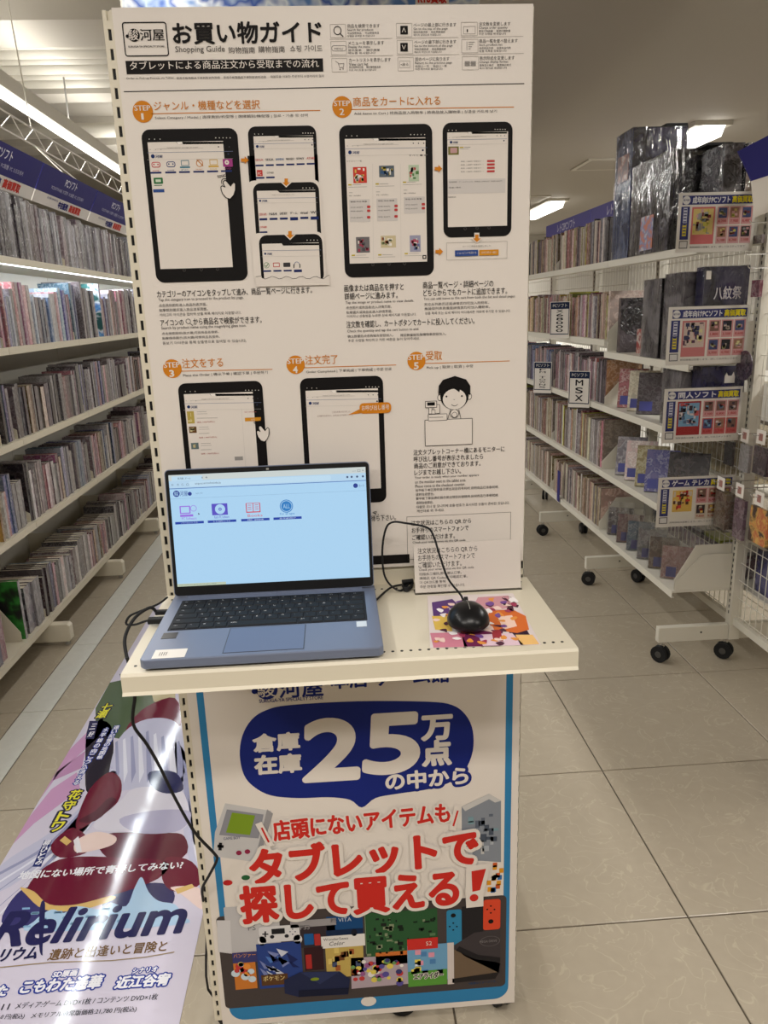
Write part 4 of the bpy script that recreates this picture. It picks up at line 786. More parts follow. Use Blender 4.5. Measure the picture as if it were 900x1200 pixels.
for (n_, ws, rh), lg in zip(rows, legends):
    uw = (kx1 - kx0) / sum(ws); x = kx0; hgt = uh * rh; names = lg.split('|')
    for i, w_ in enumerate(ws):
        kw = round(uw * w_ - 0.0022, 4); kh = round(hgt - 0.0022, 4)
        if (kw, kh) not in KM:
            e = 0.0006; a, b = kw / 2, kh / 2; m = MB()
            m.add([(-a, -b, 0), (a, -b, 0), (a, b, 0), (-a, b, 0), (-a + e, -b + e, 0.0011), (a - e, -b + e, 0.0011), (a - e, b - e, 0.0011), (-a + e, b - e, 0.0011)], [(4, 5, 6, 7), (0, 1, 5, 4), (1, 2, 6, 5), (2, 3, 7, 6), (3, 0, 4, 7)], KEY)
            KM[(kw, kh)] = m.mesh('key')
        o = bpy.data.objects.new('key', KM[(kw, kh)]); COL.objects.link(o); o.parent = kb; o.location = (x + uw * w_ / 2, yy - hgt / 2, LZ + 0.0004)
        s_ = names[i]; vs, fs = glyphs(s_); sc = 0.0046 if len(s_) < 2 else 0.003
        leg.add([(x + 0.004 + a * sc, yy - 0.0075 + b * sc, LZ + 0.0016) for a, b in vs], fs, ink((225, 225, 228)))
        x += uw * w_
    yy -= hgt
l_ = leg.build('key_legend', kb); l_['kind'] = 'stuff'
tp_ = MB().box((-0.168, 0.9405, LZ + 0.0001), (-0.061, 1.0205, LZ + 0.0005), LAPP).build('touchpad', lap)
MB().box((-0.1692, 0.9393, LZ), (-0.0598, 1.0217, LZ + 0.0003), mat('touchpad_groove', (0.05, 0.06, 0.08), 0.5)).build('touchpad_rim', lap)
def sticker(x0, y0, x1, y1, col, texts, nm='sticker'):
    a0, b1 = D.px(x0, y0); a1, b0 = D.px(x1, y1)
    o = MB().box((a0, b0, LZ + 0.0001), (a1, b1, LZ + 0.0004), col).build(nm, lap)
    T = Sheet((0, 0, LZ + 0.0004), (1, 0, 0), (0, 1, 0), step=0.0001)
    for (s_, fx0, fy, fx1, c, h_) in texts:
        T.text(s_, x0 + (x1 - x0) * fx0, y0 + (y1 - y0) * fy, x0 + (x1 - x0) * fx1, c, h=h_)
    T.build(lap) if texts else None
sticker(182.5, 762, 216, 770, mat('sticker_white', lin((232, 228, 222)), 0.5), [('||||', 0.1, 0.85, 0.35, (90, 86, 84), 4), ('SURUGA 0125', 0.42, 0.5, 0.9, (90, 86, 84), 2.4), ('PC-00123', 0.42, 0.9, 0.8, (90, 86, 84), 2.4)][:1])
sticker(192, 742, 206, 748, mat('sticker_grey', lin((60, 60, 62)), 0.3, 0.5), [])
sticker(417.5, 728.5, 430, 734, mat('sticker_pale', lin((214, 226, 238)), 0.4), [('intel', 0.2, 0.75, 0.8, (40, 90, 160), 2.6)][:0])
# lid, hinged at the back edge and leaning slightly
LA = math.radians(6); hy, hz = LY1 - 0.004, LZ + 0.002
lu = Vector((1, 0, 0)); lv = Vector((0, math.sin(LA), math.cos(LA))); ln = lu.cross(lv)   # ln points to the viewer
LC = Vector((0, hy, hz))
def lidbox(a0, b0, a1, b1, n0, n1, m, name, parent, r=0.0, bevel=0.0):
    if r:
        q = []
        for cx, cy, stt in ((a1 - r, b0 + r, -90), (a1 - r, b1 - r, 0), (a0 + r, b1 - r, 90), (a0 + r, b0 + r, 180)):
            for k in range(6): an = math.radians(stt + 18 * k); q.append((cx + r * math.cos(an), cy + r * math.sin(an)))
    else: q = [(a0, b0), (a1, b0), (a1, b1), (a0, b1)]
    n = len(q); vs = [LC + lu * a + lv * b + ln * n0 for a, b in q] + [LC + lu * a + lv * b + ln * n1 for a, b in q]
    fs = [tuple(range(n - 1, -1, -1)), tuple(range(n, 2 * n))] + [(i, (i + 1) % n, (i + 1) % n + n, i + n) for i in range(n)]
    return MB().add(vs, fs, m).build(name, parent, bevel=bevel)
LH = 0.205; lx0, lx1 = -0.2755, 0.0465
lid = lidbox(lx0, 0.0, lx1, LH, -0.003, 0.0015, LAPB, 'lid', lap, 0.007)
lidbox(lx0 + 0.0012, 0.001, lx1 - 0.0012, LH - 0.0012, 0.0015, 0.0019, BLACK, 'bezel', lid, 0.006)
sx0, sx1, sb0, sb1 = lx0 + 0.0062, lx1 - 0.0062, 0.0165, LH - 0.0085
SCR = mat('screen_page', (0.01, 0.01, 0.01), 0.25, emit=lin((168, 208, 238)), es=1.0)
lidbox(sx0, sb0, sx1, sb1, 0.0019, 0.0021, SCR, 'screen', lid)
lidbox((sx0 + sx1) / 2 - 0.002, LH - 0.0065, (sx0 + sx1) / 2 + 0.002, LH - 0.0035, 0.0019, 0.0022, GREYP, 'webcam', lid)
lidbox(lx0 + 0.02, -0.004, lx1 - 0.02, 0.003, -0.004, 0.001, LAPB, 'hinge', lap)
S = Sheet(LC + ln * 0.0021, lu, lv, emit=1.0, step=0.0001)
W_, HH_ = sx1 - sx0, sb1 - sb0
def sp(u, v): return (sx0 + u * W_, sb1 - v * HH_)                  # unit screen coordinates, v down
def srect(u0, v0, u1, v1, col, L=1, r=0): a0, b1 = sp(u0, v0); a1, b0 = sp(u1, v1); S.rrm(a0, b0, a1, b1, col, r, L, 'screen_content')
def stext(s_, u0, v, u1, col, vh, bold=0.0, L=3):
    vs, fs = glyphs(s_); X0 = min(p[0] for p in vs); X1 = max(p[0] for p in vs); Y0 = min(p[1] for p in vs); Y1 = max(p[1] for p in vs)
    a, b = sp(u0, v); sx = (u1 - u0) * W_ / (X1 - X0); sy = vh * HH_ / (Y1 - Y0)
    S.raw([(a + (x - X0) * sx, b + (y - Y0) * sy) for x, y in vs], fs, col, L, 'screen_lettering')
PG = (168, 208, 238); SN = (30, 56, 140)
srect(0, 0, 1, 0.052, (198, 206, 204)); srect(0.015, 0.012, 0.17, 0.052, (184, 214, 234), 2); stext('駿河屋 | ゲーム', 0.045, 0.045, 0.11, (70, 80, 100), 0.022, L=4); stext('×', 0.165, 0.04, 0.172, (70, 80, 100), 0.016, L=4); stext('+', 0.185, 0.042, 0.195, (70, 80, 100), 0.02)
stext('— □ ×', 0.93, 0.04, 0.99, (70, 80, 100), 0.02)
srect(0, 0.052, 1, 0.115, (176, 208, 232)); srect(0.1, 0.06, 0.82, 0.107, (186, 216, 236), 2, 0.003); stext('suruga-ya.com/storefront/index.jsp', 0.13, 0.096, 0.26, (70, 84, 110), 0.024)
for k, s_ in enumerate('←→↻⌂'): stext(s_, 0.012 + 0.025 * k, 0.095, 0.024 + 0.025 * k, (80, 96, 120), 0.02)
for k in (0.905, 0.927, 0.955, 0.985): a, b = sp(k, 0.083); S.raw([(a + 0.0018 * math.cos(q * 0.785), b + 0.0018 * math.sin(q * 0.785)) for q in range(8)], [tuple(range(8))], (60, 76, 110), 3, 'screen_content')
srect(0, 0.117, 1, 0.1225, (60, 96, 170), 2); srect(0, 0.208, 1, 0.2105, (140, 176, 206), 2)
a, b = sp(0.033, 0.165); S.raw([(a + 0.0052 * math.cos(q * 0.523), b + 0.0052 * math.sin(q * 0.523)) for q in range(12)], [tuple(range(12))], SN, 2, 'screen_content')
stext('駿', 0.022, 0.183, 0.043, PG, 0.036); stext('河屋', 0.05, 0.188, 0.09, SN, 0.045, 0.02); a, b = sp(0.1, 0.17); S.raw([(a + 0.0032 * math.cos(q * 0.523), b + 0.0032 * math.sin(q * 0.523)) for q in range(12)], [tuple(range(12))], SN, 2, 'screen_content')
stext('English | 中文', 0.13, 0.178, 0.165, (110, 130, 160), 0.018)
a, b = sp(0.945, 0.163); S.raw([(a + 0.0038 * math.cos(q * 0.523), b + 0.0038 * math.sin(q * 0.523)) for q in range(12)], [tuple(range(12))], SN, 2, 'screen_content'); stext('カート', 0.962, 0.178, 0.99, (60, 76, 120), 0.025)
PU = (150, 110, 220); VI = (86, 76, 190); CR = (200, 80, 100); BU = (40, 120, 190)
for k, (u, c) in enumerate(((0.085, PU), (0.25, VI), (0.42, CR), (0.585, BU))):
    u0 = u - 0.07; srect(u0, 0.415, u0 + 0.145, 0.437, (24, 60, 160), 3); stext(['パソコンソフト', 'レトロPCソフト', '攻略本・設定資料集', '全年齢向け'][k], u0 + 0.03, 0.433, u0 + 0.115, (200, 220, 240), 0.014, L=4)
    if k == 0: srect(u - 0.042, 0.275, u + 0.012, 0.345, c, 3, 0.001); srect(u - 0.036, 0.284, u + 0.006, 0.336, PG, 4); srect(u - 0.042, 0.352, u + 0.024, 0.372, c, 3); a, b = sp(u + 0.028, 0.3); S.raw([v for q in range(17) for v in ((a + 0.0042 * math.cos(q * 0.3927), b + 0.0042 * math.sin(q * 0.3927)), (a + 0.005 * math.cos(q * 0.3927), b + 0.005 * math.sin(q * 0.3927)))], [(2 * q, 2 * q + 1, 2 * q + 3, 2 * q + 2) for q in range(16)], c, 3, 'screen_content')
    if k == 1: srect(u - 0.045, 0.268, u + 0.035, 0.37, c, 3); a, b = sp(u - 0.003, 0.318); [S.raw([(a + r_ * math.cos(q * 0.3), b + r_ * math.sin(q * 0.3)) for q in range(21)], [tuple(range(21))], cc, L_, 'screen_content') for r_, cc, L_ in ((0.008, PG, 4), (0.0025, c, 5), (0.0012, PG, 6))]
    if k == 2: srect(u - 0.042, 0.275, u + 0.032, 0.362, c, 3, 0.001); srect(u - 0.037, 0.28, u - 0.007, 0.352, PG, 4); srect(u - 0.003, 0.28, u + 0.027, 0.352, PG, 4); [srect(u - 0.032 + e_, 0.292 + q * 0.018, u - 0.014 + e_, 0.297 + q * 0.018, c, 5) for q in range(3) for e_ in (0, 0.036)]
    if k == 3: a, b = sp(u, 0.318); [S.raw([(a + r_ * math.cos(q * 0.3), b + r_ * math.sin(q * 0.3)) for q in range(21)], [tuple(range(21))], cc, L_, 'screen_content') for r_, cc, L_ in ((0.0105, c, 3), (0.0092, PG, 4), (0.0082, c, 5))]; stext('ALL', u - 0.017, 0.337, u + 0.017, PG, 0.038, 0.03, 7)
    stext(['PC\nSoftware', 'Retro PC Software', 'Books', 'For all ages'][k].replace('\n', ' '), u - 0.035, 0.4, u + 0.04, c, 0.024, 0.01)
srect(0, 0.975, 0.25, 1.0, (186, 198, 176), 2); stext('https://www.suruga-ya.com/category/10205', 0.01, 0.993, 0.2, (90, 100, 100), 0.012)
a, b = sp(0.135, 0.34); S.raw([(a, b), (a, b - 0.0035), (a + 0.0025, b - 0.0025)], [(0, 1, 2)], (60, 70, 90), 4, 'screen_content')
S.build(lap)
# ================================================================= SHELF ITEMS
# info card in a clear stand
yb_ = 1.163
cx0, cx1 = 0.1145, 0.2915; ch = 0.0825
ct = thing('card_holder', 'clear stand holding a white order status card behind the mouse', 'card', ((cx0 + cx1) / 2, yb_, SZ))
th_ = math.atan2(0.012, ch)
cu = Vector((1, 0, 0)); cv = Vector((0, math.sin(th_), math.cos(th_))); cn = cu.cross(cv)
def cardbox(O, a0, b0, a1, b1, n0, n1, m, name, parent):
    vs = [O + cu * a + cv * b + cn * n for n in (n0, n1) for a, b in ((a0, b0), (a1, b0), (a1, b1), (a0, b1))]
    return MB().add(vs, [(3, 2, 1, 0), (4, 5, 6, 7), (0, 1, 5, 4), (1, 2, 6, 5), (2, 3, 7, 6), (3, 0, 4, 7)], m).build(name, parent)
CO = Vector((0, yb_, SZ + 0.001))
cardbox(CO, cx0, 0.001, cx1, ch, -0.0008, 0, PAPER, 'card', ct)
cardbox(CO, cx0 - 0.001, 0, cx1 + 0.001, ch + 0.001, 0.0022, 0.0032, CLEAR, 'front_panel', ct)
cardbox(CO, cx0 - 0.001, 0, cx1 + 0.001, ch + 0.001, -0.0026, -0.0012, CLEAR, 'back_panel', ct)
MB().box((cx0 - 0.001, yb_ - 0.004, SZ + 0.0002), (cx1 + 0.001, yb_ + 0.03, SZ + 0.0012), CLEAR).build('foot', ct)
S = Sheet(CO + cn * 0.0001, cu, cv, step=0.0001)
body2 = lambda x, y, x1, s_, h=7: S.text(s_, x, y, x1, K, h=h, bold=0.006)
body2(489.5, 649.5, 559.5, '注文状況はこちらの QR から'); body2(490, 657.5, 556.5, 'お手持ちのスマートフォンで'); body2(490.5, 665.8, 541, 'ご確認いただけます。')
for k, (s_, x1) in enumerate((('Check your order status via this QR code.', 556), ('扫描此二维码,即可确认订单。', 541), ('掃描此 QR Code,即可確認訂單。', 548), ('이 QR코드를 통해', 522), ('주문 현황을 확인할 수 있습니다.', 545))): S.text(s_, 491 + k * 0.3, 670 + k * 4.9, x1, (80, 76, 74), h=3.6)
S.build(ct)
# mouse mat: printed picture card, abstract colours
mm = [onZ(501, 699, SZ), onZ(601, 696, SZ), onZ(634, 756, SZ), onZ(504, 760, SZ)]
t_ = 0.0012
mat_o = MB().prism([(p.x, p.y) for p in mm][::-1], 'z', SZ + 0.0003, SZ + t_, mat('mat_white', lin((226, 214, 214)), 0.3)).build('mouse_mat')
tag(mat_o, 'glossy printed picture card in purple and orange used under the mouse', 'mouse mat')
S = Sheet((0, 0, SZ + t_), (1, 0, 0), (0, 1, 0), step=0.00008)
S.poly([(506, 706), (530, 702), (540, 712), (530, 728), (508, 724)], (92, 60, 120), 1); S.poly([(560, 700), (596, 698), (600, 712), (575, 716), (556, 708)], (206, 150, 160), 1)
S.poly([(596, 706), (612, 730), (626, 752), (600, 748), (590, 728)], (50, 30, 50), 1); S.poly([(506, 722), (528, 722), (530, 740), (510, 738)], (226, 190, 90), 2); S.poly([(574, 716), (600, 714), (616, 722), (620, 738), (606, 742), (578, 738), (570, 726)], (214, 110, 50), 2)
S.poly([(583, 723), (600, 721), (606, 734), (590, 738)], (240, 206, 190), 3); S.poly([(504, 742), (540, 741), (548, 758), (508, 759)], (206, 130, 150), 2); S.poly([(540, 740), (590, 738), (586, 757), (544, 758)], (110, 40, 80), 2)
S.poly([(560, 744), (600, 742), (614, 756), (566, 757)], (224, 196, 210), 3); S.poly([(576, 740), (586, 738), (590, 752), (578, 750)], (160, 50, 60), 4); S.poly([(604, 744), (624, 744), (632, 755), (610, 756)], (236, 190, 120), 3)
for k in range(70):
    x = rnd.uniform(506, 600); y = rnd.uniform(702, 754); c = rnd.choice([(240, 210, 200), (160, 60, 90), (226, 150, 70), (120, 80, 150), (246, 240, 240), (80, 40, 60)])
    S.poly([(x, y), (x + rnd.uniform(3, 9), y - rnd.uniform(0, 3)), (x + rnd.uniform(6, 12), y + rnd.uniform(0, 3)), (x + rnd.uniform(2, 7), y + rnd.uniform(1, 4))], c, 5 + k % 4, smooth=True)
S.ring(594, 701, 0.008, 0.001, (60, 60, 70), 4, sy=0.8)
S.build(mat_o)
# mouse
mc = onZ(551, 741, SZ + t_); mc.z = SZ + t_ + 0.0008
mouse = thing('computer_mouse', 'round black wired mouse on the printed picture card', 'mouse', (mc.x, mc.y, mc.z))
mouse.location.y = mc.y + 0.018
bm = bmesh.new(); bmesh.ops.create_uvsphere(bm, u_segments=32, v_segments=18, radius=1)
for v in bm.verts:
    x, y, z = v.co; s_ = 0.031 * (1 - 0.05 * y)
    yy = y * 0.036; zz = z
    v.co = (x * s_, yy, (0.0285 * zz * (1 - 0.12 * y * y) if z > 0 else 0.010 * zz) + 0.0102)
for f in bm.faces: f.smooth = True
me = bpy.data.meshes.new('shell'); bm.to_mesh(me); bm.free(); me.materials.append(mat('mouse_plastic', (0.006, 0.006, 0.007), 0.3)); MATS['mouse_plastic'].node_tree.nodes['Principled BSDF'].inputs['Specular IOR Level'].default_value = 0.3
o = bpy.data.objects.new('shell', me); COL.objects.link(o); o.parent = mouse
m_ = MB(); pts = [(0, 0.001 + 0.035 * math.sin(a), 0.0102 + 0.0281 * math.cos(a)) for a in [math.radians(k) for k in range(-30, 76, 8)]]
m_.tube(pts, 0.0006, GREYP, 6, 2); q = m_.build('button_seam', mouse); q.matrix_parent_inverse = Matrix()
q = MB().cyl((0, 0.018, 0.0345), 0.0055, 0.005, 'x', RUBBER, 14).build('scroll_wheel', mouse, smooth=True); q.matrix_parent_inverse = Matrix()
q = MB().cyl((0, 0.036, 0.012), 0.0035, 0.010, 'y', RUBBER, 10).build('cable_sleeve', mouse); q.matrix_parent_inverse = Matrix()
ML = mouse.location
def curve_pts(seq): return [tuple(onY(x, y, Y)) for x, y, Y in seq]
cable_pts = [(ML.x, ML.y + 0.038, ML.z + 0.012)] + curve_pts([(541, 699, 1.085), (525, 678, 1.095), (515, 650, 1.105), (508, 628, 1.115), (500, 618, 1.13), (475, 613, 1.15), (460, 612, 1.165), (452, 620, 1.17), (448, 645, 1.175), (450, 672, 1.175), (458, 686, 1.172)]) + [tuple(onZ(470, 692, SZ + 0.004)), tuple(onZ(482, 681, SZ + 0.006))]
o = MB().tube(cable_pts, 0.0017, RUBBER, 8, 5).build('mouse_cable', mouse, smooth=True)
m_ = MB(); c0 = onZ(478, 690, SZ)
for k in range(3):
    r1, r2 = 0.006 + 0.0012 * k, 0.018; m_.tube([(c0.x + r1 * math.cos(a) + 0.004 * math.sin(a), c0.y + r2 * math.sin(a), SZ + 0.003 + 0.0028 * k) for a in [i * math.pi / 6 for i in range(13)]], 0.0017, RUBBER, 7, 2)
m_.tube([(c0.x - 0.009, c0.y + 0.006, SZ + 0.011), (c0.x + 0.01, c0.y + 0.009, SZ + 0.011)], 0.0035, RUBBER, 8, 0)
m_.tube([(c0.x - 0.006, c0.y + 0.012, SZ + 0.004), tuple(onZ(457, 689, SZ + 0.004)), (LX1 - 0.004, LY1 - 0.05, SZ + 0.010)], 0.0017, RUBBER, 8, 4)
m_.build('cable_coil', mouse, smooth=True)
# power leads on the left
pw = thing('power_cable', 'black power lead looping off the left side of the laptop to the floor', 'cable', (-0.33, 1.09, 0))
pl_ = MB().box((LX0 - 0.022, 1.118, LZ - 0.013), (LX0 + 0.0, 1.127, LZ - 0.006), RUBBER); pl_.build('plug', pw, bevel=0.0015); pl_ = MB().box((LX0 - 0.026, 1.085, LZ - 0.014), (LX0 + 0.0, 1.097, LZ - 0.0055), RUBBER); pl_.build('plug', pw, bevel=0.0015)
m_ = MB()
m_.tube([(LX0 - 0.02, 1.1225, LZ - 0.0095)] + curve_pts([(176, 712, 1.115), (160, 722, 1.10), (150, 737, 1.085), (146, 752, 1.06)]) + curve_pts([(149, 772, 1.03)]), 0.0026, RUBBER, 8, 5)
m_.tube([(LX0 - 0.024, 1.091, LZ - 0.0098)] + curve_pts([(170, 728, 1.09), (158, 732, 1.09), (148, 731, 1.095), (152, 722, 1.10), (165, 716, 1.13), (185, 708, 1.16), (196, 700, 1.19)]), 0.0018, RUBBER, 8, 5)
m_.tube(curve_pts([(149, 770, 1.03), (154, 792, 1.03), (158, 815, 1.04), (156, 848, 1.05), (172, 872, 1.07), (188, 900, 1.09), (205, 935, 1.11), (228, 975, 1.14), (251, 1000, 1.16), (254, 1008, 1.165), (245, 1026, 1.17), (237, 1042, 1.19), (239, 1060, 1.23), (242, 1090, 1.29)]) + [(-0.33, 1.34, 0.02), (-0.2, 1.42, 0.005), (0.0, 1.4, 0.005)], 0.0026, RUBBER, 8, 5)
m_.build('lead', pw, smooth=True)
# ================================================================= FLOOR BANNER
bx0, bx1, by0, by1 = -0.992, -0.397, 1.05, 3.78
ban = MB().box((bx0, by0, 0.0002), (bx1, by1, 0.0014), mat('banner_film', lin((206, 200, 218)), 0.07)).build('floor_banner')
tag(ban, 'long glossy printed game banner lying on the floor left of the stand', 'banner')
def gink(col):
    return mat('gloss_%02x%02x%02x' % tuple(col), lin(col), 0.07)
S = Sheet((0, 0, 0.0014), (1, 0, 0), (0, 1, 0), step=0.00006)
def clipx(pts):   # keep artwork on the banner
    out = []
    for p in pts:
        a, b = S.px(*p); out.append((min(max(a, bx0), bx1), min(max(b, by0), by1)))
    return out
def gp(pts, col, L=1):
    q = [tuple(p) for p in clipx(pts)]; S.poly(q, gink(col), L, px=False, smooth=True) if not any(abs(a - bx0) < 1e-6 or abs(a - bx1) < 1e-6 for a, b in q) and len(q) > 4 else S.poly(q, gink(col), L, px=False)
MA = (104, 26, 50); MAD = (78, 20, 42); SI = (190, 190, 214); SIL = (222, 222, 236); SID = (150, 152, 186); GO = (210, 176, 110); NV = (38, 40, 84); GRN = (84, 100, 76)
gp([(0, 905), (60, 880), (120, 840), (124, 856), (70, 905), (10, 940)], (196, 150, 190)); gp([(0, 960), (60, 925), (90, 905), (94, 925), (40, 965), (0, 990)], (196, 150, 190)); gp([(60, 905), (100, 880), (96, 900), (62, 915)], (186, 140, 180))
gp([(128, 800), (175, 790), (200, 800), (205, 850), (160, 870), (112, 860), (112, 830)], GRN, 1); gp([(104, 850), (130, 850), (130, 905), (104, 930), (100, 900)], (40, 36, 50), 1); gp([(140, 790), (160, 786), (168, 800), (145, 806)], (60, 76, 60), 2)
gp([(175, 800), (205, 800), (206, 830), (180, 822)], (196, 184, 150), 2)
gp([(150, 850), (172, 828), (205, 818), (212, 850), (180, 846), (150, 862)], MA, 3)
# silver ribbons falling in curves
gp([(128, 905), (140, 865), (165, 845), (195, 842), (212, 855), (218, 900), (205, 925), (160, 925), (135, 925)], SI, 4)
for k in range(9):
    x = 135 + k * 9; gp([(x, 858 + abs(4 - k) * 3), (x + 3, 856 + abs(4 - k) * 3), (x + 5 + k * 0.6, 905), (x + 1, 918)], (SIL if k % 2 else SID), 5)
gp([(128, 905), (138, 912), (120, 950), (92, 985), (60, 1005), (0, 1045), (0, 1015), (60, 975), (100, 940)], SI, 4)
for k in range(6):
    o_ = k * 5; gp([(130, 912 + k), (133, 914 + k), (100, 965 + o_ * 0.4), (10, 1020 + o_ * 1.6), (0, 1022 + o_ * 2), (60, 985 + o_)], (SIL if k % 2 else SID), 5)
gp([(205, 870), (225, 900), (232, 960), (236, 1010), (238, 1050), (222, 1010), (212, 950)], SI, 4); gp([(215, 890), (224, 920), (230, 980), (226, 985), (216, 930)], SID, 5); gp([(220, 930), (232, 990), (236, 1030), (228, 1000)], SIL, 5)
gp([(90, 960), (105, 925), (128, 905), (142, 915), (138, 940), (110, 962), (92, 972)], MA, 6); gp([(92, 962), (112, 950), (128, 935), (136, 940), (112, 962)], MAD, 7)
gp([(155, 925), (180, 922), (212, 925), (222, 960), (205, 975), (160, 975), (112, 972), (118, 955), (140, 940)], (214, 210, 224), 6); gp([(140, 960), (180, 950), (220, 950), (222, 962), (205, 975), (160, 976)], (176, 172, 200), 7)
gp([(175, 905), (205, 905), (215, 925), (195, 930), (178, 922)], NV, 7); gp([(120, 978), (190, 976), (216, 980), (214, 1005), (150, 1012), (120, 1000)], (92, 24, 46), 6)
gp([(60, 990), (85, 970), (105, 985), (100, 1000), (70, 1005)], MA, 7); gp([(70, 985), (76, 980), (84, 986), (78, 991)], GO, 8)
gp([(90, 985), (112, 975), (135, 980), (132, 990), (105, 998), (88, 998)], (230, 206, 200), 8); gp([(86, 985), (92, 980), (96, 998), (90, 1000)], (226, 222, 228), 9)
gp([(48, 1020), (80, 1005), (140, 1005), (195, 1010), (185, 1030), (130, 1050), (90, 1060), (55, 1060), (30, 1048)], MA, 7); gp([(30, 1048), (24, 1040), (40, 1045), (58, 1060), (90, 1060), (130, 1050), (132, 1055), (92, 1067), (52, 1066)], GO, 8)
gp([(10, 1060), (32, 1040), (50, 1062), (80, 1068), (60, 1085), (5, 1085)], (56, 54, 110), 6); gp([(120, 1060), (150, 1040), (190, 1035), (205, 1050), (190, 1070), (140, 1080)], (46, 44, 92), 6)
gp([(195, 1005), (225, 1010), (236, 1035), (205, 1045), (190, 1030)], MA, 7); gp([(200, 1040), (232, 1040), (238, 1055), (236, 1066), (215, 1050)], (230, 206, 200), 8); gp([(205, 1042), (225, 1036), (228, 1040), (208, 1048)], GO, 9)
# pale skyline behind the title
gp([(40, 1080), (60, 1066), (75, 1070), (90, 1062), (118, 1066), (130, 1058), (148, 1062), (158, 1040), (166, 1028), (174, 1045), (186, 1056), (205, 1060), (212, 1072), (210, 1084), (40, 1092)], (170, 200, 228), 9)
for k in range(26):
    x = 26 + (k * 37) % 120; y = 1064 + (k * 5) % 22; gp([(x, y), (x + 9, y - 0.4), (x + 9, y + 1.8), (x, y + 2.2)], (130, 170, 206), 10)
S.text('Relirium', -14, 1111, 213, gink((36, 36, 84)), h=36, bold=0.03, rot=4.6, L=14, shear=0.12)
gp([(47, 1062), (53, 1060), (50, 1110), (50, 1120), (46, 1110)], (36, 36, 84), 14)
S.text('リウム', -2, 1127, 40, gink((30, 34, 76)), h=13, bold=0.05, L=14)
S.text('遺跡と出逢いと冒険と', 55, 1126, 194, gink((112, 84, 50)), h=12, rot=4.5, bold=0.02, L=14)
S.line([(0, 1134), (60, 1128), (130, 1126), (170, 1122), (204, 1116)], 0.003, gink((150, 130, 96)), 13)
CB = gink((40, 60, 150)); WH = gink((232, 232, 240))
S.text('地図にない場所で青春してみない?', 20, 1031, 213, WH, h=8.5, bold=0.03, rot=3.8, L=14)
S.text('SD原画', 61, 1146, 88, WH, h=6.5, bold=0.05, L=14, stroke=CB, sw=0.14); S.text('シナリオ', 155, 1141, 183, WH, h=5.5, bold=0.05, L=14, stroke=CB, sw=0.16)
S.text('こもわた遙華', 22, 1165, 117, WH, h=14, bold=0.05, rot=4.2, L=14, stroke=CB, sw=0.12, shear=0.1); S.text('近江谷宥', 134, 1159, 197, WH, h=13, bold=0.05, rot=4.2, L=14, stroke=CB, sw=0.12, shear=0.1); S.text('た', -6, 1168, 5, WH, h=11, bold=0.05, L=14, stroke=CB, sw=0.12)
GT = gink((60, 60, 74))
S.text('11', 1, 1184, 9, GT, h=6, bold=0.02, L=14); S.text('メディア:ゲーム DVD×1枚 / コンテンツ DVD×1枚', 17, 1183, 184, GT, h=7, bold=0.02, rot=3.8, L=14)
S.text('0 円(税込)', -1, 1196, 27, GT, h=6.5, bold=0.02, rot=2, L=14); S.text('メモリアル通常版価格:21,780 円(税込)', 35, 1195, 159, GT, h=7, bold=0.02, rot=3.8, L=14)
YE = gink((226, 220, 60)); CL = gink((50, 50, 66))
def vt(s_, pts, wpx, hp, col, stroke, L=14):
    n = len(s_)
    for i, ch in enumerate(s_):
        t_ = (i + 1) / n; x = pts[0][0] + (pts[1][0] - pts[0][0]) * t_; y = pts[0][1] + (pts[1][1] - pts[0][1]) * t_
        S.text(ch, x - wpx / 2, y, x + wpx / 2, col, h=hp, bold=0.03, L=L, stroke=stroke, sw=0.14)
vt('花守トワ', [(92, 925), (64, 975)], 13, 10, YE, CL)
vt('七瀬', [(128, 825), (117, 842)], 11, 8, YE, CL)
gp([(105, 845), (115, 845), (110, 866), (100, 866)], NV, 13); vt('三好', [(110, 846), (105, 864)], 6, 6, WH, None)
gp([(52, 985), (61, 985), (48, 1016), (38, 1016)], (40, 50, 110), 13); vt('柳ひとみ', [(56, 984), (44, 1014)], 7, 6, WH, None)
vt('水平線の向こうへ消える', [(126, 852), (88, 920)], 6, 4.6, WH, CB); vt('遠い記憶の地図帳', [(138, 850), (116, 890)], 6, 4.2, WH, CB)
S.build(ban)
# ================================================================= BOOK STOCK
FAM.update({
 'pale': [(206, 200, 200), (172, 150, 152), (120, 96, 100), (226, 222, 222), (150, 146, 156), (90, 80, 88)],
 'dark': [(36, 32, 38), (66, 52, 58), (104, 80, 84), (150, 140, 146), (24, 22, 28), (90, 74, 90)],
 'pink': [(196, 144, 150), (214, 190, 190), (150, 84, 96), (226, 214, 214), (110, 70, 84), (180, 120, 140)],
 'blue': [(92, 112, 160), (150, 160, 186), (50, 62, 110), (206, 208, 220), (74, 90, 130), (120, 120, 150)],
 'grey': [(128, 122, 124), (90, 84, 88), (170, 164, 166), (60, 56, 60), (190, 186, 188), (110, 96, 100)],
 'tan': [(176, 150, 120), (206, 190, 166), (120, 90, 64), (226, 216, 200), (150, 110, 90), (90, 70, 60)],
 'cream': [(214, 204, 180), (190, 170, 140), (226, 220, 206), (150, 110, 100), (196, 186, 170), (120, 100, 90)],
 'red': [(170, 70, 66), (206, 130, 120), (110, 50, 54), (226, 206, 200), (150, 100, 90), (80, 50, 54)],
 'yellow': [(206, 186, 90), (226, 214, 150), (160, 130, 70), (226, 220, 206), (180, 150, 110), (110, 90, 60)],
 'silver': [(150, 150, 156), (104, 100, 108), (190, 188, 192), (74, 70, 80), (130, 110, 116), (170, 172, 180)]})
def smat(f): return art('spine_' + f, FAM[f], (30, 30, 20), 0.3, 0.5)
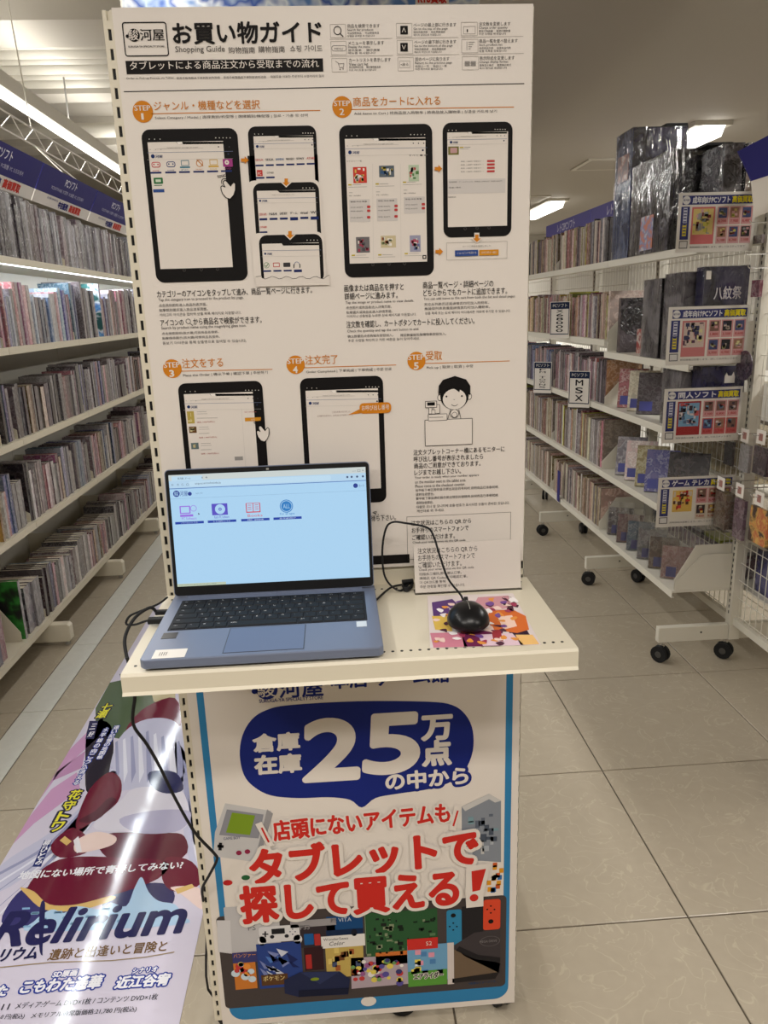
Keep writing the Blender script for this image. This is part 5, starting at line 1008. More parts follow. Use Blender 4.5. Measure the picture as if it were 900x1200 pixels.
def cmat(f): return art('cover_' + f, FAM[f], (28, 28, 28), 0.25, 0.6)
def wmat(f): return art('wrapped_spine_' + f, FAM[f], (40, 60, 14), 0.16, 1.0, bump=0.9)
PAGES = mat('page_edges', lin((206, 196, 178)), 0.8)
BM = {}
def book_mb(t, h, d, f, kind, off=(0, 0, 0)):
    """spine towards +x, thickness on y, standing on z = 0"""
    m = MB(); X, Y, Z = off; sm_ = wmat(f) if kind == 'wrap' else smat(f); cm_ = cmat(f); c = 0.0012
    x0, x1 = X - d, X
    if kind == 'case' or kind == 'wrap':
        e = min(0.0025, t * 0.2)
        m.prism([(x0, Y - t / 2), (x1 - e, Y - t / 2), (x1, Y - t / 2 + e), (x1, Y + t / 2 - e), (x1 - e, Y + t / 2), (x0, Y + t / 2)], 'z', Z, Z + h, sm_)
        k = len(m.m) - 6; m.m[k] = m.mi(cm_); m.m[k + 4] = m.mi(cm_)
    else:
        m.box((x0, Y - t / 2, Z), (x1 - c, Y - t / 2 + c, Z + h), cm_); m.box((x0, Y + t / 2 - c, Z), (x1 - c, Y + t / 2, Z + h), cm_)
        m.box((x1 - c, Y - t / 2, Z), (x1, Y + t / 2, Z + h), sm_); m.box((x0 + 0.004, Y - t / 2 + c, Z + 0.003), (x1 - c, Y + t / 2 - c, Z + h - 0.004), PAGES)
    return m
def book_mesh(t, h, d, f, kind):
    k = (round(t, 3), round(h, 2), round(d, 2), f, kind)
    if k not in BM: BM[k] = book_mb(k[0], k[1], k[2], f, kind).mesh('book')
    return BM[k]
STOCK = {'L': [], 'R': []}
def fill(side, tier, xf, y0, y1, z, fams, h0, h1, d0, d1, t0, t1, kind, lean=0.04, jit=0.012, gaps=()):
    y = y0; cur = None; left = 0
    while y < y1 - t1:
        if any(a <= y <= b for a, b in gaps): y += 0.02; left = 0; continue
        if left <= 0: cur = (random.choice(fams), random.uniform(h0, h1), random.uniform(d0, d1), random.uniform(t0, t1)); left = random.randint(1, 5)
        f, h, d, t = cur
        if random.random() < 0.25: f = random.choice(fams)
        t = max(0.008, round(t * random.uniform(0.85, 1.15), 3)); STOCK[side].append((y + t / 2, xf, z, t, h + random.uniform(-0.004, 0.004), d, f, kind, random.uniform(-jit, 0), tier))
        y += t + 0.0006; left -= 1
def stock_build(side, name, cat, sgn, word):
    L_ = sorted(STOCK[side], key=lambda r: r[0]); n = 0
    for r in L_[:300]:
        y, xf, z, t, h, d, f, kind, j, tier = r
        o = bpy.data.objects.new(name, book_mesh(t, h, d, f, kind)); COL.objects.link(o)
        o.location = (xf + sgn * j, y, z + 0.0006); o.rotation_euler = (0, 0, 0 if sgn > 0 else math.pi)
        sh = 'thick' if t > 0.024 else 'slim'
        bay = ['nearest', 'second', 'third', 'fourth', 'fifth', 'sixth', 'seventh'][min(int((y - (1.51 if side == 'L' else 2.81)) / (0.905 if side == 'L' else 0.92)) - (1 if side == 'L' else 0), 6)]
        tag(o, '%s %s %s on %s, %s bay from the viewer' % (sh, f, word, tier, bay), cat, '%s on %s, %s bay' % ({'game box': 'game boxes'}.get(cat, cat + 's'), tier, bay))
    rest = {}
    for r in L_[300:]: rest.setdefault(r[9], []).append(r)
    for tier, rs in rest.items():
        m = MB()
        for y, xf, z, t, h, d, f, kind, j, _ in rs:
            q = book_mb(t, h, d, f, kind); V = [((a if sgn > 0 else -a) + xf + sgn * j, y + b, c + z + 0.0006) for a, b, c in q.v]
            if sgn < 0: V = [(a, 2 * y - b, c) for a, b, c in V]
            k = len(m.v); m.v += V; m.f += [tuple(k + i for i in ff) for ff in q.f]; m.m += [m.mi(q.mats[i]) for i in q.m]
        o = m.build(name + '_row'); tag(o, 'far end of the row of %s on %s' % ({'game box': 'game boxes'}.get(word, word + 's'), tier), cat, kind='stuff')
# ================================================================= LEFT RACK
LYB = [1.51 + 0.905 * k for k in range(9)]
XF = -1.36; XB = -1.79
rl = thing('shelving_rack', 'long white multi-tier shelving rack along the left aisle', 'shelving rack', (XB, 5, 0))
LZS = [0.140, 0.595, 0.967, 1.352, 1.723]
def shelf_board(y0, y1, xf, xb, zt, parent, m=CREAM, lip=0.03):
    s_ = 1 if xf > xb else -1
    pr = [(xb, zt), (xf, zt), (xf, zt - lip), (xf - s_ * 0.012, zt - lip), (xf - s_ * 0.012, zt - lip + 0.003), (xf - s_ * 0.003, zt - lip + 0.003), (xf - s_ * 0.003, zt - 0.008), (xb, zt - 0.008)]
    if s_ > 0: pr = pr[::-1]
    return MB().prism(pr, 'y', y0 + 0.0015, y1 - 0.0015, m).build('shelf_board', parent)
def plate(y, xf, xb, z, parent, h=0.13, m=CREAM, nm='bracket', th=0.0016, ch=0.45):
    s_ = 1 if xf > xb else -1; d = abs(xf - xb)
    q = [(xb, z), (xf, z), (xf, z + h * 0.25), (xf - s_ * d * ch, z + h), (xb, z + h)]
    if s_ > 0: q = q[::-1]
    return MB().prism(q, 'y', y - th / 2, y + th / 2, m).build(nm, parent)
for i, y in enumerate(LYB):
    MB().box((XB - 0.03, y - 0.02, 0.02), (XB, y + 0.02, 2.02), WHITE).build('post', rl)
    f_ = MB().prism([(-1.79, 0.02), (-1.285, 0.02), (-1.275, 0.03), (-1.275, 0.095), (-1.285, 0.107), (-1.79, 0.107)], 'y', y - 0.022, y + 0.022, CREAM).build('foot', rl, bevel=0.004)
    MB().cyl((-1.30, y, 0.01), 0.011, 0.021, 'z', GREYP, 12).build('levelling_foot', f_)
    if i < len(LYB) - 1:
        y1 = LYB[i + 1]
        MB().box((XB - 0.012, y + 0.02, 0.11), (XB - 0.002, y1 - 0.02, 2.02), WHITE).build('back_panel', rl)
        for z in LZS: shelf_board(y, y1, XF, XB, z, rl)
    for z in LZS: plate(y, XF - 0.02, XB, z + 0.0005, rl, 0.15)
bay_led = MB().prism([(-1.398, 1.694), (-1.378, 1.702), (-1.398, 1.7145), (-1.412, 1.7145)], 'y', 1.7, 7.7, LED).build('led_strip', rl)
# blue hanging signs, one per bay
for k in range(1, 8):
    ya, yb2 = LYB[k] + 0.006, LYB[k + 1] - 0.006
    sg = thing('hanging_sign', ['navy category sign above the left rack nearest the viewer, out of frame', 'navy and white PC software sign above the left rack cut by the left photo edge', 'navy and white PC software sign above the left rack, whole between two white seams', 'navy and white PC software sign above the left rack touching the poster stand', 'navy and white sign hidden behind the poster stand', 'navy and white sign far behind the stand', 'farthest navy and white sign behind the stand'][k - 1], 'sign', (-1.45, (ya + yb2) / 2, 2.05), 'navy signs above the left rack')
    O = Vector((-1.506, ya, 2.048)); vv = Vector((0.089, 0, 0.175)); ht = vv.length; vv.normalize(); nn = Vector((0, 1, 0)).cross(vv); Wd = yb2 - ya
    def pb(b0, b1, m, nm, off=0.0, th=0.006):
        vs = [O + Vector((0, 1, 0)) * a + vv * b + nn * n_ for n_ in (-th + off, off) for a, b in ((0, b0), (Wd, b0), (Wd, b1), (0, b1))]
        return MB().add(vs, [(3, 2, 1, 0), (4, 5, 6, 7), (0, 1, 5, 4), (1, 2, 6, 5), (2, 3, 7, 6), (3, 0, 4, 7)], m).build(nm, sg)
    pb(0, ht * 0.31, SIGNW, 'white_strip'); pb(ht * 0.31 + 0.0005, ht, NAVY, 'blue_panel')
    if k < 5:
        S = Sheet(O + nn * 0.0003, (0, 1, 0), vv, step=0.0002)
        c = Wd / 2
        S.textm('PCソフト', c - 0.09, ht * 0.68, 0.19, (226, 226, 236), h=0.042, bold=0.02)
        S.textm('PCSOFTWARE  PC软件  PC軟體  PC 소프트웨어', c - 0.26, ht * 0.47, 0.52, (196, 196, 220), h=0.022)
        S.textm('駿河屋 特殊専門店', c - 0.27, ht * 0.2, 0.16, (60, 60, 120), h=0.012)
        S.textm('中古販売', c - 0.09, ht * 0.06, 0.15, (40, 40, 110), h=0.036, bold=0.06); S.textm('高価買取', c + 0.09, ht * 0.06, 0.19, (196, 60, 50), h=0.04, bold=0.06)
        S.build(sg)
T5 = ['the bottom left tier', 'the second left tier', 'the middle left tier', 'the brightly lit left tier', 'the top left tier']
base_f = ['pale', 'pale', 'grey', 'pink', 'dark', 'tan', 'blue', 'silver', 'grey']
for i, z in enumerate(LZS):
    for k in range(len(LYB) - 1):
        if LYB[k + 1] < 2.5: continue
        a = LYB[k] + 0.004; b = LYB[k + 1] - 0.004
        if i == 0: fill('L', T5[i], XF - 0.012, max(a, 2.5), b, z, base_f, 0.18, 0.235, 0.15, 0.2, 0.018, 0.042, 'book', gaps=((2.62, 3.12),))
        elif i == 4: fill('L', T5[i], XF - 0.01, max(a, 3.2), b, z, ['silver', 'grey', 'dark', 'silver', 'pale'], 0.22, 0.27, 0.15, 0.18, 0.02, 0.05, 'wrap')
        elif i == 3: fill('L', T5[i], XF - 0.012, max(a, 3.0), b, z, ['pale', 'grey', 'pink', 'dark', 'silver', 'blue'], 0.2, 0.3, 0.14, 0.2, 0.015, 0.04, 'case', gaps=((4.3, 4.42), (4.62, 4.75)))
        else: fill('L', T5[i], XF - 0.012, max(a, 2.8), b, z, base_f + ['pink'], 0.19, 0.26, 0.14, 0.19, 0.015, 0.04, 'book', gaps=((2.8, 3.25),) if i == 2 else ((2.8, 3.05),))
stock_build('L', 'game_box', 'game box', 1, 'game box')
def feature(name, t, h, d, fcov, label, loc, rx=0.0, cat='book', cover=None, kind='book'):
    o = thing(name, label, cat, loc)
    m = MB(); c = 0.0015; cm_ = cover or cmat(fcov)
    m.box((-d, -t / 2, 0), (-c, -t / 2 + c, h), cm_); q = m.build('front_cover', o); q.matrix_parent_inverse = Matrix()
    m = MB(); m.box((-d, t / 2 - c, 0), (-c, t / 2, h), cm_); q = m.build('back_cover', o); q.matrix_parent_inverse = Matrix()
    m = MB(); m.box((-c, -t / 2, 0), (0, t / 2, h), smat(fcov)); q = m.build('spine', o); q.matrix_parent_inverse = Matrix()
    m = MB(); m.box((-d + 0.004, -t / 2 + c, 0.003), (-c, t / 2 - c, h - 0.004), PAGES); q = m.build('pages', o); q.matrix_parent_inverse = Matrix()
    o.rotation_euler = (rx, 0, 0); return o
GREENC = art('cover_green', [(40, 110, 40), (50, 130, 50), (60, 140, 60), (46, 120, 46), (30, 60, 30), (30, 30, 30)], (9, 9, 9))
feature('book', 0.02, 0.262, 0.2, 'pale', 'green covered book standing behind the divider on the bottom left shelf', (XF - 0.015, 3.085, LZS[0] + 0.001), cover=GREENC)
feature('book', 0.045, 0.25, 0.2, 'pale', 'thick pale picture-cover volume at the near end of the bottom left shelf', (XF - 0.012, 2.78, LZS[0] + 0.001))
feature('book', 0.03, 0.255, 0.2, 'blue', 'blue-edged volume second from the near end of the bottom left shelf', (XF - 0.014, 2.825, LZS[0] + 0.001))
feature('book', 0.05, 0.26, 0.2, 'pink', 'thick pinkish volume just before the divider on the bottom left shelf', (XF - 0.02, 2.87, LZS[0] + 0.001))
feature('book', 0.03, 0.2, 0.18, 'blue', 'small dark blue volume lowest at the left photo edge', (XF - 0.012, 2.70, LZS[0] + 0.001))
d_ = plate(3.055, XF - 0.025, XF - 0.2, LZS[0] + 0.0005, rl, 0.16, nm='divider'); plate(3.165, XF - 0.025, XF - 0.2, LZS[2] + 0.0005, rl, 0.16, nm='divider')
BLUEC = art('cover_bright_blue', [(70, 140, 206), (100, 170, 220), (150, 200, 230), (60, 120, 190), (220, 228, 236), (40, 90, 90)], (9, 9, 9))
feature('game_case', 0.022, 0.3, 0.2, 'pale', 'bright sky blue covered case sticking out on the lit left tier', (XF + 0.0, 4.70, LZS[3] + 0.001), cat='game case', cover=BLUEC)
feature('game_case', 0.03, 0.3, 0.2, 'grey', 'tall white covered case nearer than the sky blue one on the lit left tier', (XF + 0.0, 4.36, LZS[3] + 0.001), cat='game case')
plate(4.755, XF - 0.02, XB, LZS[3] + 0.0005, rl, 0.15, nm='divider')
YELC = art('cover_yellow', [(190, 180, 60), (200, 190, 80), (170, 160, 60), (200, 190, 80), (120, 110, 60), (60, 60, 70)], (9, 9, 9))
feature('book', 0.016, 0.29, 0.2, 'yellow', 'yellow covered book on the second left tier', (XF - 0.01, 3.02, LZS[1] + 0.001), cover=YELC)
feature('book', 0.02, 0.235, 0.19, 'dark', 'dark book leaning beside the divider on the middle left tier', (XF - 0.01, 3.19, LZS[2] + 0.002), rx=-0.0, cover=cmat('dark'))
feature('book', 0.02, 0.235, 0.19, 'blue', 'blue and pink book leaning back on the middle left tier', (XF - 0.01, 3.224, LZS[2] + 0.003), rx=0.0, cover=cmat('blue')).rotation_euler = (0.0, 0, 0)
# ================================================================= RIGHT RACK
RYB = [1.89, 2.81, 3.73, 4.65, 5.57, 6.49]
RF, RB = 1.33, 1.575; RM_ = 1.60
rr = thing('shelving_rack', 'white mesh-backed shelving rack on black casters along the right aisle', 'shelving rack', (RM_, 4.4, 0))
RZ = [0.31, 0.63, 0.96, 1.28, 1.65]
for i, y in enumerate(RYB):
    po = MB().box((1.578, y - 0.02, 0.09), (1.622, y + 0.02, 1.92), WHITE).build('post', rr)
    mb = MB()
    for k in range(66): mb.box((1.5772, y - 0.003, 0.2 + k * 0.025), (1.5779, y + 0.003, 0.213 + k * 0.025), BLACK)
    o = mb.build('slot', po); o['kind'] = 'stuff'
    MB().box((1.28, y - 0.015, 0.09), (1.577, y + 0.015, 0.156), WHITE).build('base_foot', rr, bevel=0.003); MB().box((1.623, y - 0.015, 0.09), (1.92, y + 0.015, 0.156), WHITE).build('base_foot', rr, bevel=0.003)
    MB().cyl((1.46, y - 0.0155, 0.128), 0.004, 0.002, 'y', BLACK, 10).build('bolt', rr)
    for x, a in ((1.30, 0.15 + i * 0.5), (1.572, 1.2 - i * 0.4), (1.90, 0.7 + i)): caster(rr, x, y, 0.0355, a)
    if i < len(RYB) - 1:
        y1 = RYB[i + 1]
        MB().box((1.59, y + 0.02, 0.155), (1.61, y1 - 0.02, 0.185), WHITE).build('rail', rr); MB().box((1.59, y + 0.02, 1.86), (1.61, y1 - 0.02, 1.89), WHITE).build('rail', rr)
        m = MB(); q = 0.0013; z = 0.2
        while z < 1.85: m.box((RM_ - q, y + 0.02, z - q), (RM_ + q, y1 - 0.02, z + q), WIRE); z += 0.075
        yy = y + 0.045
        while yy < y1 - 0.02: m.box((RM_ + q, yy - q, 0.186), (RM_ + 3 * q, yy + q, 1.859), WIRE); yy += 0.042
        o = m.build('wire_mesh', rr); o['kind'] = 'stuff'
        if i >= 1:
            for j, z in enumerate(RZ):
                zz = z - (0.055 if (j == 3 and i == 1) else 0); shelf_board(y, y1, RF, RB, zz, rr, WHITE)
                plate(y + 0.004, RF + 0.015, RB, zz + 0.0005, rr, 0.15, WHITE); plate(y1 - 0.004, RF + 0.015, RB, zz + 0.0005, rr, 0.15, WHITE)
        for z in (0.31, 0.72, 1.15): shelf_board(y, y1, 1.88, 1.63, z, rr, WHITE)
# extra front ends of near bay shelves: mesh shelf back seen at the near end
R5 = ['the bottom right tier', 'the second right tier', 'the middle right tier', 'the fourth right tier', 'the top right tier']
rf = ['cream', 'tan', 'pale', 'yellow', 'red', 'cream', 'grey', 'pink']
for j, z in enumerate(RZ):
    for i in range(2, 5):
        y, y1 = RYB[i], RYB[i + 1]; a, b = y + 0.012, y1 - 0.012
        fm = {0: ['tan', 'cream', 'pale', 'cream'], 1: ['pale', 'tan', 'cream', 'red', 'yellow', 'grey'], 2: ['pink', 'pale', 'blue', 'red', 'grey', 'dark'], 3: ['yellow', 'cream', 'pink', 'pale', 'tan', 'red'], 4: ['cream', 'pale', 'yellow', 'cream', 'dark', 'red']}[j]
        fill('R', R5[j], RF + 0.02, a, b, z, fm, *((0.2, 0.22), (0.22, 0.25), (0.2, 0.23), (0.21, 0.235), (0.19, 0.215))[j], 0.17, 0.2, 0.011, 0.022, 'case' if j in (3, 4) else 'book', jit=0.006)
stock_build('R', 'magazine', 'magazine', -1, 'magazine')
# index cards
def index_card(y, z, w_, h, txt, label, solid=False):
    o = thing('index_card', label, 'index card', (RF - 0.006, y, z), 'index cards on the right rack')
    MB().box((RF - 0.0075, y - w_ / 2, z), (RF - 0.006, y + w_ / 2, z + h), NAVY if solid else SIGNW).build('card', o)
    S = Sheet((RF - 0.0077, 0, 0), (0, -1, 0), (0, 0, 1), step=0.0002); NAV = (34, 44, 70)
    if not solid:
        S.rrm(-y - w_ / 2 + 0.003, z + h * 0.80, -y + w_ / 2 - 0.003, z + h - 0.003, NAV, 0.004, 1); S.textm('PCソフト', -y - w_ * 0.36, z + h * 0.85, w_ * 0.72, (220, 216, 206), h=h * 0.09, L=2)
        for a0, b0, a1, b1 in ((-w_ / 2 + 0.003, h * 0.1, -w_ / 2 + 0.007, h * 0.82), (w_ / 2 - 0.007, h * 0.1, w_ / 2 - 0.003, h * 0.82), (-w_ / 2 + 0.003, h * 0.1, w_ / 2 - 0.003, h * 0.125)): S.rrm(-y + a0, z + b0, -y + a1, z + b1, NAV, 0, 1)
        n = len(txt)
        for k, ch in enumerate(txt):
            if ch != ' ': S.textm(ch, -y - w_ * 0.17, z + h * (0.80 - 0.64 * (k + 0.9) / n), w_ * 0.34, (30, 30, 34), h=h * 0.64 / n * 0.72, bold=0.02, L=2)
    S.build(o) if S.parts else None
    if not solid: o.location.x -= 0.047; o.rotation_euler.z = 0.95
index_card(3.93, RZ[2] - 0.035, 0.115, 0.19, 'MSX', 'index card reading MSX on the middle right tier'); index_card(4.65, RZ[2] - 0.035, 0.115, 0.19, 'FM TOWNS', 'index card reading FM TOWNS on the middle right tier')
index_card(5.33, RZ[2] - 0.035, 0.115, 0.19, 'PC-98', 'index card at the poster edge on the middle right tier'); index_card(4.32, RZ[3] - 0.01, 0.115, 0.2, 'X68000', 'index card reading X68000 on the fourth right tier')
index_card(4.40, RZ[0] - 0.02, 0.05, 0.19, '', 'narrow plain navy index card on the bottom right tier', True)
# retro signs above the far bays
for k, (ya, yb2, lb) in enumerate(((4.92, 5.92, 'violet retro PC software sign nearer the poster edge, above the right rack'), (3.92, 4.90, 'violet retro PC software sign half hidden by the tall wrapped box'))):
    sg = thing('hanging_sign', lb, 'sign', (1.63, (ya + yb2) / 2, 1.82), 'violet signs above the right rack')
    MB().box((1.626, ya, 1.83), (1.634, yb2, 2.02), mat('sign_violet', lin((78, 70, 150)), 0.45)).build('panel', sg)
    for y in (ya + 0.1, yb2 - 0.1): MB().box((1.63, y - 0.004, 1.7), (1.6335, y + 0.004, 1.83), GREYP).build('support', sg)
    S = Sheet((1.6258, 0, 0), (0, -1, 0), (0, 0, 1), step=0.0003); c = -(ya + yb2) / 2
    S.textm('レトロPCソフト', c - 0.2, 1.95, 0.40, (220, 216, 230), h=0.05, bold=0.02); S.textm('RETRO PC SOFTWARE  复古电脑软件  레트로 PC 소프트', c - 0.28, 1.92, 0.56, (180, 174, 206), h=0.02); S.build(sg)
# buying-price sign cards at the near end of the rack
def price_card(px4, title, label, pal, seed):
    Y = 2.786; (x0, y0), (x1, y1) = px4; A = onY(x0, y0, Y); B = onY(x1, y1, Y); a0, a1, b1, b0 = A.x, B.x, A.z, B.z
    o = thing('price_sign', label, 'sign', (a0, Y, b0), 'purchase price signs at the near end of the right rack')
    MB().box((a0, Y, b0), (a1, Y + 0.0008, b1), SIGNW).build('card', o)
    MB().box((a0 - 0.006, Y - 0.0012, b0 - 0.004), (a1 + 0.012, Y - 0.0006, b1 + 0.006), CLEAR).build('sleeve', o)
    MB().box((a1 + 0.002, Y + 0.002, b1 - 0.03), (1.578, Y + 0.004, b1 - 0.02), CLEAR).build('arm', o)
    S = Sheet((0, Y - 0.00005, 0), (1, 0, 0), (0, 0, 1), step=0.00012); W = a1 - a0; Hh = b1 - b0; r = random.Random(seed)
    F = lambda u, v: (a0 + u * W, b1 - v * Hh)
    def R(u0, v0, u1, v1, c, L=1, rad=0): p = F(u0, v1); q = F(u1, v0); S.rrm(p[0], p[1], q[0], q[1], c, rad, L)
    def T(s_, u0, v, u1, c, vh, b=0.02, L=3): p = F(u0, v); S.textm(s_, p[0], p[1], (u1 - u0) * W, c, vh * Hh, b, L=L)
    R(0.05, 0.05, 0.97, 0.2, (50, 54, 110)); c_ = F(0.1, 0.125); S.raw([(c_[0] + 0.0145 * math.cos(k * 0.4), c_[1] + 0.0145 * math.sin(k * 0.4)) for k in range(16)], [tuple(range(16))], (220, 216, 214), 2, 'printed_artwork')
    T('駿河屋', 0.06, 0.14, 0.14, (40, 44, 100), 0.035); T(title, 0.18, 0.18, 0.66, (222, 220, 224), 0.11, 0.04); T('高価買取', 0.69, 0.18, 0.95, (226, 208, 40), 0.11, 0.05)
    R(0.04, 0.23, 0.15, 0.78, (50, 54, 110)); R(0.07, 0.25, 0.12, 0.5, (200, 200, 214), 2); R(0.07, 0.52, 0.12, 0.72, (214, 196, 60), 2)
    for k in range(9): R(0.075, 0.27 + k * 0.05, 0.115, 0.29 + k * 0.05, (60, 60, 110), 3)
    R(0.04, 0.8, 0.15, 0.93, (90, 88, 92)); R(0.05, 0.815, 0.14, 0.915, (214, 210, 208), 2)
    R(0.18, 0.24, 0.48, 0.86, pal[0]); R(0.2, 0.27, 0.46, 0.7, pal[1], 2)
    for k in range(46): u = r.uniform(0.2, 0.40); v = r.uniform(0.27, 0.6); R(u, v, u + r.uniform(0.02, 0.06), v + r.uniform(0.03, 0.1), r.choice(pal[1:]), 3 + k % 4, 0.0015)
    for i in range(3):
        for j in range(2):
            u = 0.51 + i * 0.155; v = 0.24 + j * 0.32; R(u, v, u + 0.145, v + 0.3, pal[2] if j else (206, 150, 150)); R(u + 0.015, v + 0.02, u + 0.125, v + 0.19, r.choice([(60, 50, 54), (120, 90, 80), (70, 80, 120), (40, 40, 44), (150, 110, 90)]), 2)
            for k in range(5): uu = u + r.uniform(0.02, 0.08); v_ = v + r.uniform(0.03, 0.14); R(uu, v_, uu + 0.035, v_ + 0.04, r.choice(pal[1:]), 3)
            T('%d,%d00' % (r.randint(1, 9), r.randint(1, 9)), u + 0.02, v + 0.27, u + 0.12, (170, 50, 50), 0.05, 0.03)
    T('買取価格は変動します。詳しくはスタッフまで', 0.18, 0.93, 0.9, (70, 66, 70), 0.035, 0)
    S.build(o); return o
price_card(((796, 226), (881, 294)), '成年向けPCソフト', 'topmost price sign at the near end of the right rack', [(206, 110, 110), (214, 190, 120), (206, 160, 160), (120, 60, 60), (200, 190, 90), (150, 150, 150)], 1)
price_card(((784, 360), (873, 425)), '成年向けPCソフト', 'second price sign down, under the navy wrapped box', [(196, 120, 120), (200, 180, 170), (206, 150, 150), (90, 60, 80), (214, 206, 150), (60, 60, 90)], 2)
price_card(((779, 456), (865, 516)), '同人ソフト', 'third price sign down, reading doujin software, with red picture blocks', [(160, 50, 50), (120, 160, 190), (190, 90, 90), (206, 190, 190), (90, 110, 140), (60, 50, 60)], 3)
price_card(((772, 560), (856, 614)), 'ゲーム テレカ', 'lowest price sign, reading game phone cards, beside the hanging packs', [(226, 220, 206), (220, 180, 90), (206, 190, 170), (180, 50, 50), (90, 60, 50), (200, 70, 60)], 4)
# big wrapped boxes
def big_box(a, b, base, label, fam=None, front=None, sticker_=None, wrap=True, side=None, nm='wrapped_box'):
    o = thing(nm, label, 'box', ((a[0] + b[0]) / 2, (a[1] + b[1]) / 2, a[2]))
    m = MB().box(a, b, side or base); m.m[2] = m.mi(front or base)     # the -y face
    m.build('box', o, bevel=0.002)
    if wrap: e = 0.0022; MB().box((a[0] - e, a[1] - e, a[2] + 0.0005), (b[0] + e, b[1] + e, b[2] + e), CLEARD).build('shrink_wrap', o)
    if sticker_:
        for (u0, u1, z0, z1, m_) in sticker_: MB().box((a[0] + (b[0] - a[0]) * u0, a[1] - 0.0038, z0), (a[0] + (b[0] - a[0]) * u1, a[1] - 0.0028, z1), m_).build('sticker', o)
    return o
DKC = art('box_dark', [(34, 32, 36), (40, 38, 42), (30, 28, 32), (60, 56, 60), (28, 26, 30), (90, 84, 88)], (7, 7, 7), 0.2, 0.9, 0.8)
SLC = art('box_silver', [(150, 146, 152), (104, 100, 108), (180, 178, 184), (80, 76, 84), (120, 112, 120), (60, 56, 62)], (10, 10, 10), 0.15, 1.0, 1.0)
BGC = art('box_blue_grey', [(90, 104, 140), (110, 122, 156), (80, 92, 130), (120, 132, 166), (150, 160, 190), (70, 80, 120)], (6, 6, 6), 0.25, 0.8, 0.5)
NVC = art('box_navy', [(28, 26, 66), (34, 32, 76), (26, 24, 60), (34, 32, 76), (50, 48, 100), (90, 88, 130)], (5, 5, 5), 0.2, 0.9, 0.3)
PRC = art('picture_peach', [(206, 170, 150), (180, 130, 110), (120, 80, 70), (60, 46, 50), (220, 196, 180), (40, 34, 40)], (9, 9, 9), 0.3, 0.7)
z5 = RZ[4] + 0.0005; z4n = RZ[3] - 0.055 + 0.0005
bb_ = big_box((1.335, 3.50, z5), (1.575, 3.70, 2.185), NVC, 'tall blue-grey boxed set, highest on the top right shelf', side=BGC, front=NVC)
MB().box((1.331, 3.53, 1.98), (1.3325, 3.66, 2.09), art('window_pic', [(120, 70, 60), (190, 180, 170), (150, 100, 90), (90, 60, 60)], (20, 20, 20))).build('picture_label', bb_)
MB().box((1.48, 3.50, 2.188), (1.575, 3.70, 2.20), BLACK).build('carry_handle', bb_)
b2 = big_box((1.325, 3.06, z5), (1.58, 3.455, 2.015), DKC, 'large black wrapped box with silvery picture side, middle of the top right shelf', side=SLC, front=DKC)
MB().box((1.3215, 3.20, 1.665), (1.3225, 3.33, 1.80), art('label_orange', [(206, 150, 110), (220, 206, 190), (110, 130, 180), (190, 110, 80)], (30, 30, 30))).build('picture_label', b2)
MB().box((1.43, 3.0, 2.018), (1.53, 3.3, 2.026), BLACK).build('carry_handle', b2)
big_box((1.43, 2.86, z5), (1.50, 3.03, 1.995), SLC, 'narrow glossy black box in front of the large wrapped box', front=SLC)
big_box((1.505, 2.84, z5), (1.575, 3.03, 1.99), DKC, 'black box with peach coloured picture at the post on the top right shelf', front=PRC)
big_box((1.34, 3.12, z4n), (1.555, 3.30, 1.545), CLEARD, 'tall grey translucent wrapped case, farther of two on the fourth right tier', side=art('box_grey', [(104, 98, 100), (120, 114, 116), (90, 84, 88), (150, 144, 146)], (8, 8, 8), 0.25, 0.9, 0.4), front=DKC)
big_box((1.345, 2.925, z4n), (1.555, 3.10, 1.56), CLEARD, 'tall grey translucent wrapped case, nearer of two on the fourth right tier', side=art('box_grey'  , [], ()), front=art('box_grey', [], ()))
n_ = big_box((1.385, 2.85, z4n), (1.555, 2.915, 1.575), NVC, 'navy box with white brush lettering above the second price sign', front=NVC, sticker_=[(0.03, 0.14, 1.53, 1.56, SIGNW)])
S = Sheet((0, 2.8468, 0), (1, 0, 0), (0, 0, 1), step=0.0002); S.text('八紋祭', 836, 351, 868, (190, 184, 190), h=15, bold=0.02); S.build(n_)
rb_ = thing('red_box', 'small red and white patterned box by the bracket on the fourth right tier', 'box', (1.5, 3.44, z4n)); MB().box((1.40, 3.40, z4n), (1.55, 3.50, z4n + 0.11), art('red_white', [(150, 60, 54), (130, 50, 50), (200, 190, 180), (150, 60, 54)], (20, 20, 20))).build('box', rb_)
ry = feature('game_case', 0.03, 0.25, 0.2, 'dark', 'black case with yellow title letters beside the near bracket, fourth right tier', (RF + 0.02, 3.60, z4n), cat='game case', cover=DKC); ry.rotation_euler = (0, 0, math.pi)
big_box((1.36, 2.93, RZ[2] + 0.0005), (1.56, 3.10, 1.19), CLEARD, 'grey wrapped case standing on the middle right tier beside the third price sign', side=art('box_grey', [], ()), front=art('box_grey', [], ()))
nb_ = big_box((1.40, 2.84, RZ[2] + 0.0005), (1.572, 2.92, 1.21), NVC, 'dark starry blue box with white shape behind the third price sign', front=NVC, wrap=False)
MB().prism([(1.49, 1.145), (1.49, 1.17), (1.496, 1.185), (1.503, 1.172), (1.517, 1.172), (1.524, 1.186), (1.53, 1.168), (1.53, 1.145)], 'y', 2.8375, 2.8395, SIGNW).build('white_mark', nb_)
